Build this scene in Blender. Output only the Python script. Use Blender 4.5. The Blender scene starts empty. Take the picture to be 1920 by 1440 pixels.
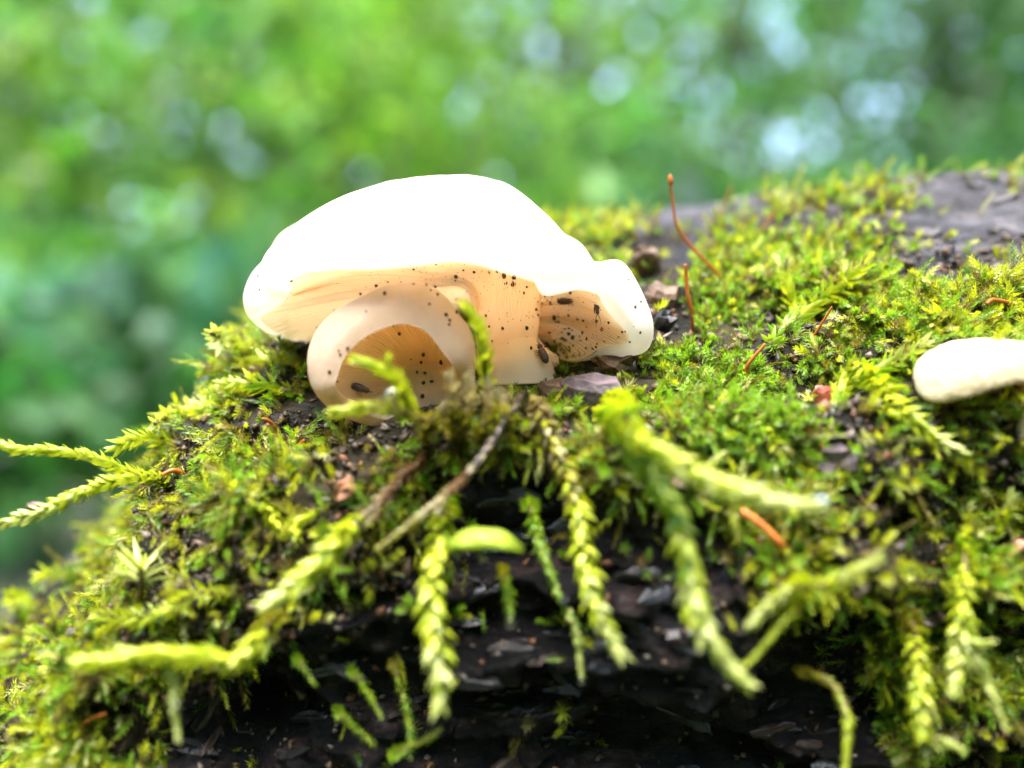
import bpy, math, random
import numpy as np
from mathutils import Vector, Matrix, noise
from mathutils.bvhtree import BVHTree

rng = np.random.default_rng(7)
random.seed(7)
S = 0.01                      # everything near the log is laid out in centimetres
CAMZ = 14.0                   # lens height above the forest floor, cm
F = 1507.0                    # focal length in pixels of the 1920 px wide photograph

# ------------------------------------------------------------------ camera, sky, sun
scene = bpy.context.scene
cam_d = bpy.data.cameras.new('camera'); cam = bpy.data.objects.new('camera', cam_d)
scene.collection.objects.link(cam); scene.camera = cam
cam.location = (0, 0, CAMZ*S); cam.rotation_euler = (math.radians(90), 0, 0)
cam_d.sensor_width = 36.0; cam_d.lens = 18.0*F/960.0
cam_d.clip_start = 0.002; cam_d.clip_end = 200.0
cam_d.dof.use_dof = True; cam_d.dof.focus_distance = 0.0785; cam_d.dof.aperture_fstop = 7.4

SUN_EL, SUN_AZ = math.radians(76), math.radians(205)     # almost overhead, veiled
world = bpy.data.worlds.new('World'); scene.world = world; world.use_nodes = True
wn = world.node_tree.nodes; wl = world.node_tree.links
sky = wn.new('ShaderNodeTexSky'); sky.sky_type = 'NISHITA'; sky.sun_disc = False
sky.sun_elevation = SUN_EL; sky.sun_rotation = SUN_AZ
sky.air_density = 1.0; sky.dust_density = 3.0; sky.ozone_density = 1.0
bg = wn['Background']; bg.inputs['Strength'].default_value = 0.15
wl.new(sky.outputs[0], bg.inputs['Color'])
sun_d = bpy.data.lights.new('sun', 'SUN'); sun = bpy.data.objects.new('sun', sun_d)
scene.collection.objects.link(sun)
sd = Vector((math.sin(SUN_AZ)*math.cos(SUN_EL), math.cos(SUN_AZ)*math.cos(SUN_EL), math.sin(SUN_EL)))
sun.rotation_euler = (-sd).to_track_quat('-Z', 'Y').to_euler(); sun.location = sd*5
sun_d.energy = 1.5; sun_d.angle = math.radians(40); sun_d.color = (1.0, 0.95, 0.86)
vs = scene.view_settings
vs.view_transform = 'Standard'; vs.look = 'None'; vs.gamma = 1.0; vs.exposure = 3.05
scene.render.engine = 'CYCLES'
cy = scene.cycles
cy.use_denoising = True
cy.max_bounces = 12; cy.diffuse_bounces = 7; cy.glossy_bounces = 3; cy.transmission_bounces = 8
cy.transparent_max_bounces = 6; cy.sample_clamp_indirect = 8.0; cy.caustics_reflective = False

COL = scene.collection

# ------------------------------------------------------------------ helpers
def P(px, py, y):             # photo pixel + distance from the lens plane (cm) -> cm
    return np.array([(px-960.0)/F*y, y, (720.0-py)/F*y + CAMZ])
P0 = P
def ray(px, py):
    return Vector(((px-960.0)/F, 1.0, (720.0-py)/F)).normalized()
CAM = Vector((0, 0, CAMZ))
def pix(p):                   # cm -> photo pixel
    return 960+F*p[0]/p[1], 720-F*(p[2]-CAMZ)/p[1]

def mesh_obj(name, verts, faces, mat, parent=None, origin=None, smooth=True, cols=None):
    v = np.asarray(verts, dtype=np.float64)
    o3 = np.zeros(3) if origin is None else np.asarray(origin, float)
    v = (v-o3)*S
    me = bpy.data.meshes.new(name)
    if isinstance(faces, np.ndarray):
        n, k = faces.shape
        me.vertices.add(len(v)); me.vertices.foreach_set('co', v.astype(np.float32).ravel())
        me.loops.add(n*k); me.loops.foreach_set('vertex_index', faces.astype(np.int32).ravel())
        me.polygons.add(n); me.polygons.foreach_set('loop_start', np.arange(0, n*k, k, dtype=np.int32))
        me.update(calc_edges=True); me.validate()
    else:
        me.from_pydata([tuple(p) for p in v], [], [tuple(f) for f in faces]); me.update()
    if smooth: me.polygons.foreach_set('use_smooth', np.ones(len(me.polygons), dtype=bool))
    if cols is not None:
        a = me.color_attributes.new('Col', 'FLOAT_COLOR', 'POINT')
        c4 = np.ones((len(v), 4), dtype=np.float32); c4[:, :3] = cols
        a.data.foreach_set('color', c4.ravel())
    if mat is not None: me.materials.append(mat)
    o = bpy.data.objects.new(name, me); COL.objects.link(o)
    if parent is not None:
        o.parent = parent
        o.location = o3*S - (parent_world(parent))
    else:
        o.location = o3*S
    return o
def parent_world(o):
    l = np.array(o.location)
    return l if o.parent is None else l + parent_world(o.parent)
def thing(name, loc, label, cat, group=None):
    e = bpy.data.objects.new(name, None); COL.objects.link(e)
    e.empty_display_size = 0.002; e.location = np.asarray(loc)*S
    return tag(e, label, cat, group)
def tag(o, label=None, cat=None, group=None, kind=None):
    if label: o['label'] = label
    if cat: o['category'] = cat
    if group: o['group'] = group
    if kind: o['kind'] = kind
    return o
def catmull(pts, n, closed=False):
    pts = np.asarray(pts, float); m = len(pts)
    segs = m if closed else m-1
    t = np.linspace(0, segs, n, endpoint=not closed)
    i = np.minimum(t.astype(int), segs-1); f = (t-i)[:, None]
    def g(k): return pts[k % m] if closed else pts[np.clip(k, 0, m-1)]
    p0, p1, p2, p3 = g(i-1), g(i), g(i+1), g(i+2)
    sh = (slice(None),)+(None,)*(pts.ndim-1); f = (t-i)[sh]
    return 0.5*((2*p1)+(-p0+p2)*f+(2*p0-5*p1+4*p2-p3)*f**2+(-p0+3*p1-3*p2+p3)*f**3)
def norm(v):
    v = np.asarray(v, float); return v/(np.linalg.norm(v, axis=-1, keepdims=True)+1e-12)
def tube(pts, radii, n=8, cap=True):
    pts = np.asarray(pts, float); m = len(pts); radii = np.broadcast_to(radii, (m,))
    tan = norm(np.gradient(pts, axis=0))
    ref = np.array([0.31, 0.27, 0.91]) if abs(tan[0, 2]) < 0.9 else np.array([1.0, 0.2, 0.1])
    vs_, fs = [], []
    u = norm(np.cross(tan[0], ref))
    for i in range(m):
        u = norm(u - tan[i]*np.dot(u, tan[i])); w = np.cross(tan[i], u)
        for k in range(n):
            a = 2*math.pi*k/n
            vs_.append(pts[i]+radii[i]*(math.cos(a)*u+math.sin(a)*w))
    for i in range(m-1):
        for k in range(n):
            a, b = i*n+k, i*n+(k+1) % n
            fs.append((a, b, b+n, a+n))
    if cap:
        fs.append(tuple(range(n-1, -1, -1))); fs.append(tuple((m-1)*n+k for k in range(n)))
    return np.array(vs_), fs
def grid_faces(nu, nv, closed_u=False):
    i = np.arange(nu if closed_u else nu-1); j = np.arange(nv-1)
    I, J = np.meshgrid(i, j, indexing='ij'); I2 = (I+1) % nu
    return np.stack([I*nv+J, I2*nv+J, I2*nv+J+1, I*nv+J+1], -1).reshape(-1, 4)
def fbm(p, sc, o=4):
    return noise.fractal(Vector((p[0]*sc, p[1]*sc, p[2]*sc)), 0.9, 2.1, o)
def join(parts):
    V, Fs, k = [], [], 0
    for v, f in parts:
        V.append(np.asarray(v)); Fs += [tuple(int(q)+k for q in face) for face in f]; k += len(v)
    return np.concatenate(V), Fs

# ------------------------------------------------------------------ materials
def mat(name):
    m = bpy.data.materials.new(name); m.use_nodes = True
    nt = m.node_tree; b = nt.nodes['Principled BSDF']; return m, nt, b
def N(nt, t, **kw):
    n = nt.nodes.new(t)
    for k, v in kw.items(): setattr(n, k, v)
    return n
def noise_node(nt, scale, detail=5, rough=0.6, coord='Object'):
    tc = N(nt, 'ShaderNodeTexCoord'); nz = N(nt, 'ShaderNodeTexNoise')
    nz.inputs['Scale'].default_value = scale; nz.inputs['Detail'].default_value = detail
    nz.inputs['Roughness'].default_value = rough
    nt.links.new(tc.outputs[coord], nz.inputs['Vector']); return nz
def ramp(nt, src, stops):
    r = N(nt, 'ShaderNodeValToRGB'); e = r.color_ramp.elements
    while len(e) < len(stops): e.new(0.5)
    for el, (p, c) in zip(e, stops):
        el.position = p; el.color = (*c, 1)
    nt.links.new(src, r.inputs['Fac']); return r
def bump(nt, b, src, strength, dist):
    n = N(nt, 'ShaderNodeBump'); n.inputs['Strength'].default_value = strength
    n.inputs['Distance'].default_value = dist
    nt.links.new(src, n.inputs['Height']); nt.links.new(n.outputs[0], b.inputs['Normal']); return n
def translucent_mix(nt, b, color_out, fac, tint=None):
    tr = N(nt, 'ShaderNodeBsdfTranslucent'); mx = N(nt, 'ShaderNodeMixShader')
    mx.inputs[0].default_value = fac
    if tint is not None:
        mm = N(nt, 'ShaderNodeMix', data_type='RGBA', blend_type='MULTIPLY'); mm.inputs[0].default_value = 1.0
        nt.links.new(color_out, mm.inputs[6]); mm.inputs[7].default_value = (*tint, 1)
        nt.links.new(mm.outputs[2], tr.inputs['Color'])
    else:
        nt.links.new(color_out, tr.inputs['Color'])
    out = nt.nodes['Material Output']
    nt.links.new(b.outputs[0], mx.inputs[1]); nt.links.new(tr.outputs[0], mx.inputs[2])
    nt.links.new(mx.outputs[0], out.inputs['Surface'])

def leaf_material(name, tr=0.45, rough=0.42, spec=0.5, tint=(1.25, 1.15, 0.5)):
    m, nt, b = mat(name)
    at = N(nt, 'ShaderNodeAttribute'); at.attribute_name = 'Col'
    nt.links.new(at.outputs['Color'], b.inputs['Base Color'])
    b.inputs['Roughness'].default_value = rough; b.inputs['Specular IOR Level'].default_value = spec
    translucent_mix(nt, b, at.outputs['Color'], tr, tint)
    return m
def random_leaf_material(name, c0, c1, tr=0.4, rough=0.35, spec=0.6, tint=(1.2, 1.15, 0.6)):
    m, nt, b = mat(name)
    oi = N(nt, 'ShaderNodeObjectInfo')
    r = ramp(nt, oi.outputs['Random'], [(0.0, c0), (1.0, c1)])
    nz = noise_node(nt, 900, 3)
    mm = N(nt, 'ShaderNodeMix', data_type='RGBA', blend_type='MULTIPLY'); mm.inputs[0].default_value = 0.5
    rr = ramp(nt, nz.outputs['Fac'], [(0.3, (0.55, 0.6, 0.5)), (0.7, (1, 1, 1))])
    nt.links.new(r.outputs[0], mm.inputs[6]); nt.links.new(rr.outputs[0], mm.inputs[7])
    nt.links.new(mm.outputs[2], b.inputs['Base Color'])
    b.inputs['Roughness'].default_value = rough; b.inputs['Specular IOR Level'].default_value = spec
    translucent_mix(nt, b, mm.outputs[2], tr, tint)
    return m
def plain(name, col, rough=0.6, spec=0.4, var=0.35, scale=400, tr=0.0, bmp=0.0):
    m, nt, b = mat(name)
    nz = noise_node(nt, scale, 5)
    lo = tuple(c*(1-var) for c in col); hi = tuple(min(1, c*(1+var)) for c in col)
    r = ramp(nt, nz.outputs['Fac'], [(0.3, lo), (0.7, hi)])
    nt.links.new(r.outputs[0], b.inputs['Base Color'])
    b.inputs['Roughness'].default_value = rough; b.inputs['Specular IOR Level'].default_value = spec
    if bmp: bump(nt, b, nz.outputs['Fac'], bmp, 0.0006)
    if tr: translucent_mix(nt, b, r.outputs[0], tr)
    return m

def bark_material():
    m, nt, b = mat('wet_bark')
    tc = N(nt, 'ShaderNodeTexCoord'); mp = N(nt, 'ShaderNodeMapping')
    mp.inputs['Scale'].default_value = (60, 200, 200); nt.links.new(tc.outputs['Object'], mp.inputs[0])
    nz = N(nt, 'ShaderNodeTexNoise'); nz.inputs['Scale'].default_value = 1.6; nz.inputs['Detail'].default_value = 9
    nz.inputs['Roughness'].default_value = 0.72; nt.links.new(mp.outputs[0], nz.inputs['Vector'])
    r = ramp(nt, nz.outputs['Fac'], [(0.38, (0.002, 0.002, 0.003)), (0.52, (0.007, 0.006, 0.008)),
                                     (0.59, (0.042, 0.024, 0.021)), (0.67, (0.085, 0.08, 0.105))])
    n2 = noise_node(nt, 110, 3)
    g = ramp(nt, n2.outputs['Fac'], [(0.45, (0, 0, 0)), (0.62, (1, 1, 1))])
    at = N(nt, 'ShaderNodeAttribute'); at.attribute_name = 'Col'     # dry weathered areas, set per vertex
    sep = N(nt, 'ShaderNodeSeparateColor'); nt.links.new(at.outputs['Color'], sep.inputs[0])
    dry = ramp(nt, nz.outputs['Fac'], [(0.3, (0.02, 0.02, 0.025)), (0.5, (0.08, 0.078, 0.09)), (0.68, (0.2, 0.19, 0.215))])
    mx = N(nt, 'ShaderNodeMix', data_type='RGBA'); nt.links.new(sep.outputs[0], mx.inputs[0])
    nt.links.new(r.outputs[0], mx.inputs[6]); nt.links.new(dry.outputs[0], mx.inputs[7])
    soil = N(nt, 'ShaderNodeMix', data_type='RGBA'); nt.links.new(sep.outputs[1], soil.inputs[0])
    nt.links.new(mx.outputs[2], soil.inputs[6])
    sr = ramp(nt, n2.outputs['Fac'], [(0.35, (0.006, 0.005, 0.002)), (0.65, (0.035, 0.026, 0.009))])
    nt.links.new(sr.outputs[0], soil.inputs[7])
    nt.links.new(soil.outputs[2], b.inputs['Base Color'])
    b.inputs['Specular IOR Level'].default_value = 0.3
    rr = ramp(nt, n2.outputs['Fac'], [(0.3, (0.38,)*3), (0.7, (0.8,)*3)])
    nt.links.new(rr.outputs[0], b.inputs['Roughness'])
    bump(nt, b, nz.outputs['Fac'], 1.0, 0.0022)
    return m

def flesh_material(name, c0, c1, tr, tint, rough=0.55, scale=350, spec=0.25, fine=0.12):
    m, nt, b = mat(name)
    nz = noise_node(nt, scale, 4)
    r = ramp(nt, nz.outputs['Fac'], [(0.3, c0), (0.65, c1)])
    nt.links.new(r.outputs[0], b.inputs['Base Color'])
    b.inputs['Roughness'].default_value = rough; b.inputs['Specular IOR Level'].default_value = spec
    nf = noise_node(nt, 2600, 3); bump(nt, b, nf.outputs['Fac'], fine, 0.0004)
    translucent_mix(nt, b, r.outputs[0], tr, tint)
    return m

M_bark = bark_material()
M_moss = leaf_material('moss_leaf', 0.45, 0.30, 0.6, (1.3, 1.25, .55))
M_cap = flesh_material('cap_flesh', (0.83, 0.80, 0.73), (0.88, 0.86, 0.81), 0.66, (1.0, 0.97, 0.92))
M_gill = flesh_material('gill_flesh', (0.97, 0.84, 0.67), (0.98, 0.89, 0.75), 0.64, (1.0, 0.88, 0.69))
M_stipe = flesh_material('stipe_flesh', (0.97, 0.86, 0.69), (0.97, 0.89, 0.76), 0.55, (1.0, 0.88, 0.66))
M_cap2 = flesh_material('young_cap_flesh', (0.73, 0.58, 0.44), (0.82, 0.69, 0.55), 0.5, (1.0, 0.86, 0.66))
M_cap3 = flesh_material('cream_cap_flesh', (0.46, 0.38, 0.21), (0.62, 0.55, 0.38), 0.25, (1.0, 0.92, 0.7), scale=260, fine=0.4)

# ------------------------------------------------------------------ forest floor
def floor():
    n = 90
    xs = np.linspace(-1, 1, n); xs = np.sign(xs)*np.abs(xs)**2.2*6000
    X, Y = np.meshgrid(xs, xs+0.0, indexing='ij')
    V = np.zeros((n*n, 3)); V[:, 0] = X.ravel(); V[:, 1] = Y.ravel()
    for v in V:
        d = math.hypot(v[0], v[1]-10)
        v[2] = min(1.0, max(0.0, (d-20)/60))*noise.noise(Vector((v[0]*.01, v[1]*.01, 0)))*3
    m, nt, b = mat('leaf_litter')
    nz = noise_node(nt, 14, 8)
    r = ramp(nt, nz.outputs['Fac'], [(0.3, (0.008, 0.012, 0.005)), (0.5, (0.014, 0.028, 0.007)), (0.7, (0.03, 0.024, 0.013))])
    nt.links.new(r.outputs[0], b.inputs['Base Color']); b.inputs['Roughness'].default_value = 0.8
    bump(nt, b, nz.outputs['Fac'], 0.8, 0.03)
    o = mesh_obj('forest_floor', V, grid_faces(n, n), m)
    tag(o, 'dark leaf litter floor of the wood under the log', kind='structure')
floor()

# ------------------------------------------------------------------ the log
PROF = np.array([(10.8, 2.1), (9.7, 1.5), (8.7, .62), (8.0, .10), (7.5, -.35), (7.12, -.9), (6.95, -1.5), (7.05, -2.2),
                 (7.3, -3.2), (7.55, -5), (7.7, -8), (8.6, -11.8), (11, -14.3), (14.5, -13.9), (17, -10), (17.8, -6),
                 (16.8, -1.8), (14.4, 1.1), (12.4, 1.98)])
DX = [-13, -10, -8, -6.2, -5.0, -4.4, -3.9, -3.4, -2.6, 0, 4, 8, 14, 45]
DZ = [-14, -10.4, -7.4, -4.9, -3.6, -2.75, -1.8, -.98, -.42, 0, .55, .82, 1.3, 3.4]
def build_log():
    xs = np.concatenate([np.linspace(-13, -6, 36), np.linspace(-5.95, 9.5, 330), np.linspace(9.6, 45, 90)])
    prof = catmull(PROF, 700, True)
    # denser where it faces the lens
    wgt = np.where((prof[:, 0] < 11.5) & (prof[:, 1] > -5), 1.0, 0.25)
    cum = np.concatenate([[0], np.cumsum(np.linalg.norm(np.diff(prof, axis=0), axis=1)*wgt[1:])])
    t = np.linspace(0, cum[-1], 230)
    prof = np.stack([np.interp(t, cum, prof[:, 0]), np.interp(t, cum, prof[:, 1])], 1)[:-1]
    nv = len(prof)
    dz = np.interp(xs, DX, DZ)
    V = np.zeros((len(xs), nv, 3))
    V[:, :, 0] = xs[:, None]; V[:, :, 1] = prof[None, :, 0]
    z0 = prof[None, :, 1]; w = np.clip((z0+13.5)/8, 0, 1); w = w*w*(3-2*w)
    V[:, :, 2] = z0 + dz[:, None]*w
    V = V.reshape(-1, 3)
    # outward normal approximations from the profile
    pt = norm(np.roll(prof, -1, 0)-np.roll(prof, 1, 0)); nrm = np.stack([-pt[:, 1]*-1, pt[:, 0]*-1], 1)
    c = prof.mean(0)
    sgn = np.sign(np.sum(nrm*(prof-c), 1)); nrm = nrm*np.where(sgn == 0, 1, sgn)[:, None]
    nr = np.tile(nrm, (len(xs), 1))
    out = V.copy(); cols = np.zeros((len(V), 3))
    for i, v in enumerate(V):
        q = Vector((v[0]*.16, v[1]*.42, v[2]*.42))
        d = noise.fractal(q, 0.8, 2.0, 4)*.34
        q2 = Vector((v[0]*.55+5, v[1]*1.5, v[2]*1.5))
        r = 1-abs(noise.noise(q2)); d += (r**3-.45)*(.26 if v[1] < 9 else .10)
        q3 = Vector((v[0]*2.2, v[1]*5, v[2]*5+9)); d += noise.fractal(q3, .8, 2, 4)*(.055 if v[2] > -.8 else .20)
        if v[2] < -.3 and v[1] < 9:
            q4 = Vector((v[0]*.7+v[2]*.2, v[1]*2.2, v[2]*2.2+3)); c4 = noise.cell(q4); d += .16*(c4-.5)*min(1, (-.3-v[2])*1.5); d += .22*(noise.ridged_multi_fractal(q4*1.1, .9, 2.1, 4, 1.0, 2.0)*.4-.5)*min(1, (-.3-v[2])*1.5)
        px, py = pix((v[0], max(v[1], 1), v[2]+CAMZ))
        if v[1] < 9.5 and v[2] < 3:     # hollow under the mossy ledge
            d -= .55*math.exp(-(((px-930)/120)**2+((py-1010)/110)**2))
            d -= .75*math.exp(-(((px-470)/90)**2+((py-1390)/110)**2))
            d -= .6*math.exp(-(((px-1560)/110)**2+((py-1200)/90)**2))
            d -= .45*math.exp(-(((px-1230)/300)**2+((py-1420)/60)**2))
            d += .30*math.exp(-(((px-930)/160)**2+((py-800)/60)**2))
            d *= 1-0.8*math.exp(-(((px-900)/260)**2+((py-690)/80)**2))
            d -= .16*math.exp(-(((px-1090)/110)**2+((py-690)/45)**2))
        out[i, 1] += nr[i, 0]*d; out[i, 2] += nr[i, 1]*d
        dry = max(math.exp(-(((px-1830)/230)**2+((py-400)/110)**2)), math.exp(-(((px-340)/110)**2+((py-690)/110)**2)))
        if v[1] > 10.3: dry = max(dry, .5)
        soil = 1.0 if (py < ledge(px)-20 and v[1] < 11) else 0.0
        if v[1] > 9.5 or v[2] < -6: soil = 0.4*(noise.noise(Vector(v)*.6) > 0)
        cols[i] = (min(1, dry*1.1), soil*(1-min(1, dry*1.5)), 0)
    out[:, 2] += CAMZ
    out[:, 2] = np.maximum(out[:, 2], -.4)
    faces = []
    nx = len(xs)
    I, J = np.meshgrid(np.arange(nx-1), np.arange(nv), indexing='ij'); J2 = (J+1) % nv
    faces = np.stack([I*nv+J, (I+1)*nv+J, (I+1)*nv+J2, I*nv+J2], -1).reshape(-1, 4)
    return out, faces, cols
LEDGE = np.array([(-200, 1700), (300, 1420), (330, 1270), (450, 1230), (520, 1180), (640, 1150), (760, 1060), (840, 880), (900, 830), (1000, 830),
                  (1100, 880), (1200, 920), (1300, 890), (1400, 980), (1470, 1130), (1620, 1120), (1670, 1350), (1710, 1500), (2200, 1700)])
def ledge(px): return np.interp(px, LEDGE[:, 0], LEDGE[:, 1])
LV, LF, LC = build_log()
log = thing('fallen_log', (0, 11, 0), 'fallen log with dark wet bark under a coat of moss', 'log')
bark = mesh_obj('bark', LV, LF, M_bark, log, (0, 11, 0), cols=LC)
bark['label'] = 'dark furrowed wet bark, grey where bare and dry'
LOGT = BVHTree.FromPolygons([tuple(v) for v in LV], [tuple(f) for f in LF])
def on_log(px, py):
    h = LOGT.ray_cast(CAM, ray(px, py))
    if h[0] is None: return None, None
    n = h[1]
    if n.dot(ray(px, py)) > 0: n = -n
    return np.array(h[0]), np.array(n)
def log_near(p):
    h = LOGT.find_nearest(Vector(p)); return np.array(h[0])

# bark flakes standing proud on the bare front
M_flake = plain('bark_flake', (0.014, 0.013, 0.015), 0.42, 0.5, 0.8, 260, bmp=0.8)
M_flake_b = plain('bark_flake_brown', (0.04, 0.025, 0.018), 0.55, 0.4, 0.6, 260, bmp=0.8)
M_flake_g = plain('bark_flake_grey', (0.11, 0.10, 0.105), 0.7, 0.4, 0.6, 260, bmp=0.8)
M_flake_u = plain('bark_flake_bluish', (0.018, 0.018, 0.026), 0.35, 0.6, 0.8, 260, bmp=0.9)
def flake_mesh(L, W, T, seed):
    r = np.random.default_rng(seed); n = 9
    a = np.sort(r.uniform(0, 2*math.pi, n)+0*1); a = np.linspace(0, 2*math.pi, n, endpoint=False)+r.normal(0, .12, n)
    rad = 1+r.normal(0, .16, n)
    ring = np.stack([np.cos(a)*rad*L/2, np.sin(a)*rad*W/2], 1)
    top = np.concatenate([ring*.8, (T*(1+r.normal(0, .35, n)))[:, None]], 1)
    mid = np.concatenate([ring, (T*.35*(1+r.normal(0, .5, n)))[:, None]], 1)
    bot = np.concatenate([ring*.9, np.full((n, 1), -T*2.0)], 1)
    V = np.concatenate([bot, mid, top, [[0, 0, T*(1+r.normal(0, .3))]]])
    Fs = []
    for k in range(n):
        k2 = (k+1) % n
        Fs += [(k, k2, n+k2, n+k), (n+k, n+k2, 2*n+k2, 2*n+k), (2*n+k, 2*n+k2, 3*n)]
    return V, Fs
FL = [flake_mesh(1, .20+.06*(s % 3), .05+.02*(s % 2), s) for s in range(7)]
FLM = {}
def place_flake(px, py, L, ang, mt, s):
    p, n = on_log(px, py)
    if p is None: return
    key = (s % 7, mt.name)
    if key not in FLM:
        me = bpy.data.meshes.new('bark_flake'); me.from_pydata([tuple(v*S) for v in FL[s % 7][0]], [], FL[s % 7][1]); me.materials.append(mt)
        FLM[key] = me
    o = bpy.data.objects.new('bark_flake', FLM[key]); COL.objects.link(o)
    xa = norm(np.array([math.cos(ang), 0, math.sin(ang)]) - n*np.dot(n, [math.cos(ang), 0, math.sin(ang)]))
    ya = np.cross(n, xa)
    M = Matrix(((xa[0]*L, ya[0]*L, n[0]*L, 0), (xa[1]*L, ya[1]*L, n[1]*L, 0), (xa[2]*L, ya[2]*L, n[2]*L, 0), (0, 0, 0, 1)))
    o.parent = log
    o.matrix_local = Matrix.Translation(Vector((p-np.array([0, 11, 0]))*S)) @ M
k = 0
while k < 75:
    px, py = random.uniform(330, 1750), random.uniform(900, 1470)
    if py < ledge(px)+90: continue
    mt = random.choice([M_flake, M_flake, M_flake_b, M_flake_u, M_flake_u])
    place_flake(px, py, random.uniform(.18, .6), random.gauss(.18, .22), mt, k); k += 1
for i in range(9):
    px, py = random.uniform(1660, 1960), random.uniform(345, 480)
    place_flake(px, py, random.uniform(.25, .45), random.gauss(.1, .3), M_flake_g, i)

# ------------------------------------------------------------------ moss carpet (uncountable ground cover)
def moss_mask(px, py, p):
    nz = noise.fractal(Vector((p[0]*.9, p[1]*.9, p[2]*.9)), .8, 2, 3)
    d = 1.0 if nz > -.02 else .08
    e = math.exp(-(((px-1830)/190)**2+((py-425)/85)**2)); d *= (1-.97*min(1, e*1.7))
    if py < 400 and px > 1250:
        d *= 1.0 if noise.noise(Vector((px*.011, 3.3, py*.02))) > -.25 else .4
    if py > ledge(px): d *= .012 if py > ledge(px)+35 else .2
    if 560 < px < 1130 and 740 < py < 960: d *= .55
    if px < 400 and py < 765: d *= .04
    if 840 < px < 1235 and 600 < py < 735: d *= .3
    if 1180 < px < 1300 and 460 < py < 640: d *= .25
    return d
PAL = dict(lime=(.42, .47, .012), green=(.20, .37, .015), olive=(.20, .17, .02), brown=(.11, .065, .025), pale=(.50, .54, .20), deep=(.07, .18, .012))
def pick_color(px, py):
    a = noise.noise(Vector((px*.006, py*.006, 1.7))); u = random.random()
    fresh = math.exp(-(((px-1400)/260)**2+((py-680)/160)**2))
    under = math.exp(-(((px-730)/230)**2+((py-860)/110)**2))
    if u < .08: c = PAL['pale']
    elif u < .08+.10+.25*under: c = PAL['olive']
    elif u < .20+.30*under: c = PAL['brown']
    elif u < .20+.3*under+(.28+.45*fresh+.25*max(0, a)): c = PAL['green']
    elif u > .93: c = PAL['deep']
    else: c = PAL['lime']
    return np.array(c)*random.uniform(.75, 1.2)
def carpet_points():
    pts = []
    n = 0
    while n < 15000:
        px, py = random.uniform(-160, 2080), random.uniform(290, 1520)
        p, nr = on_log(px, py)
        if p is None: continue
        if random.random() > moss_mask(px, py, p): continue
        pts.append((p, nr, pick_color(px, py), px, py)); n += 1
    # the top and the far side of the log, unseen from the lens
    tri = rng.integers(0, len(LF), 26000)
    for t in tri:
        q = LV[LF[t]].mean(0)
        px, py = pix(q)
        nn = norm(np.cross(LV[LF[t][1]]-LV[LF[t][0]], LV[LF[t][2]]-LV[LF[t][0]])); nn = nn if np.dot(nn, q-np.array([q[0], 12, CAMZ-6])) > 0 else -nn
        if (q[1] > 10.9 or px > 2080 or px < -160) and nn[2] > .1 and noise.noise(Vector(q)*.35) > .02 and q[0] < 30:
            pts.append((q, nn, pick_color(px, py), px, py))
    return pts
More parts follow.
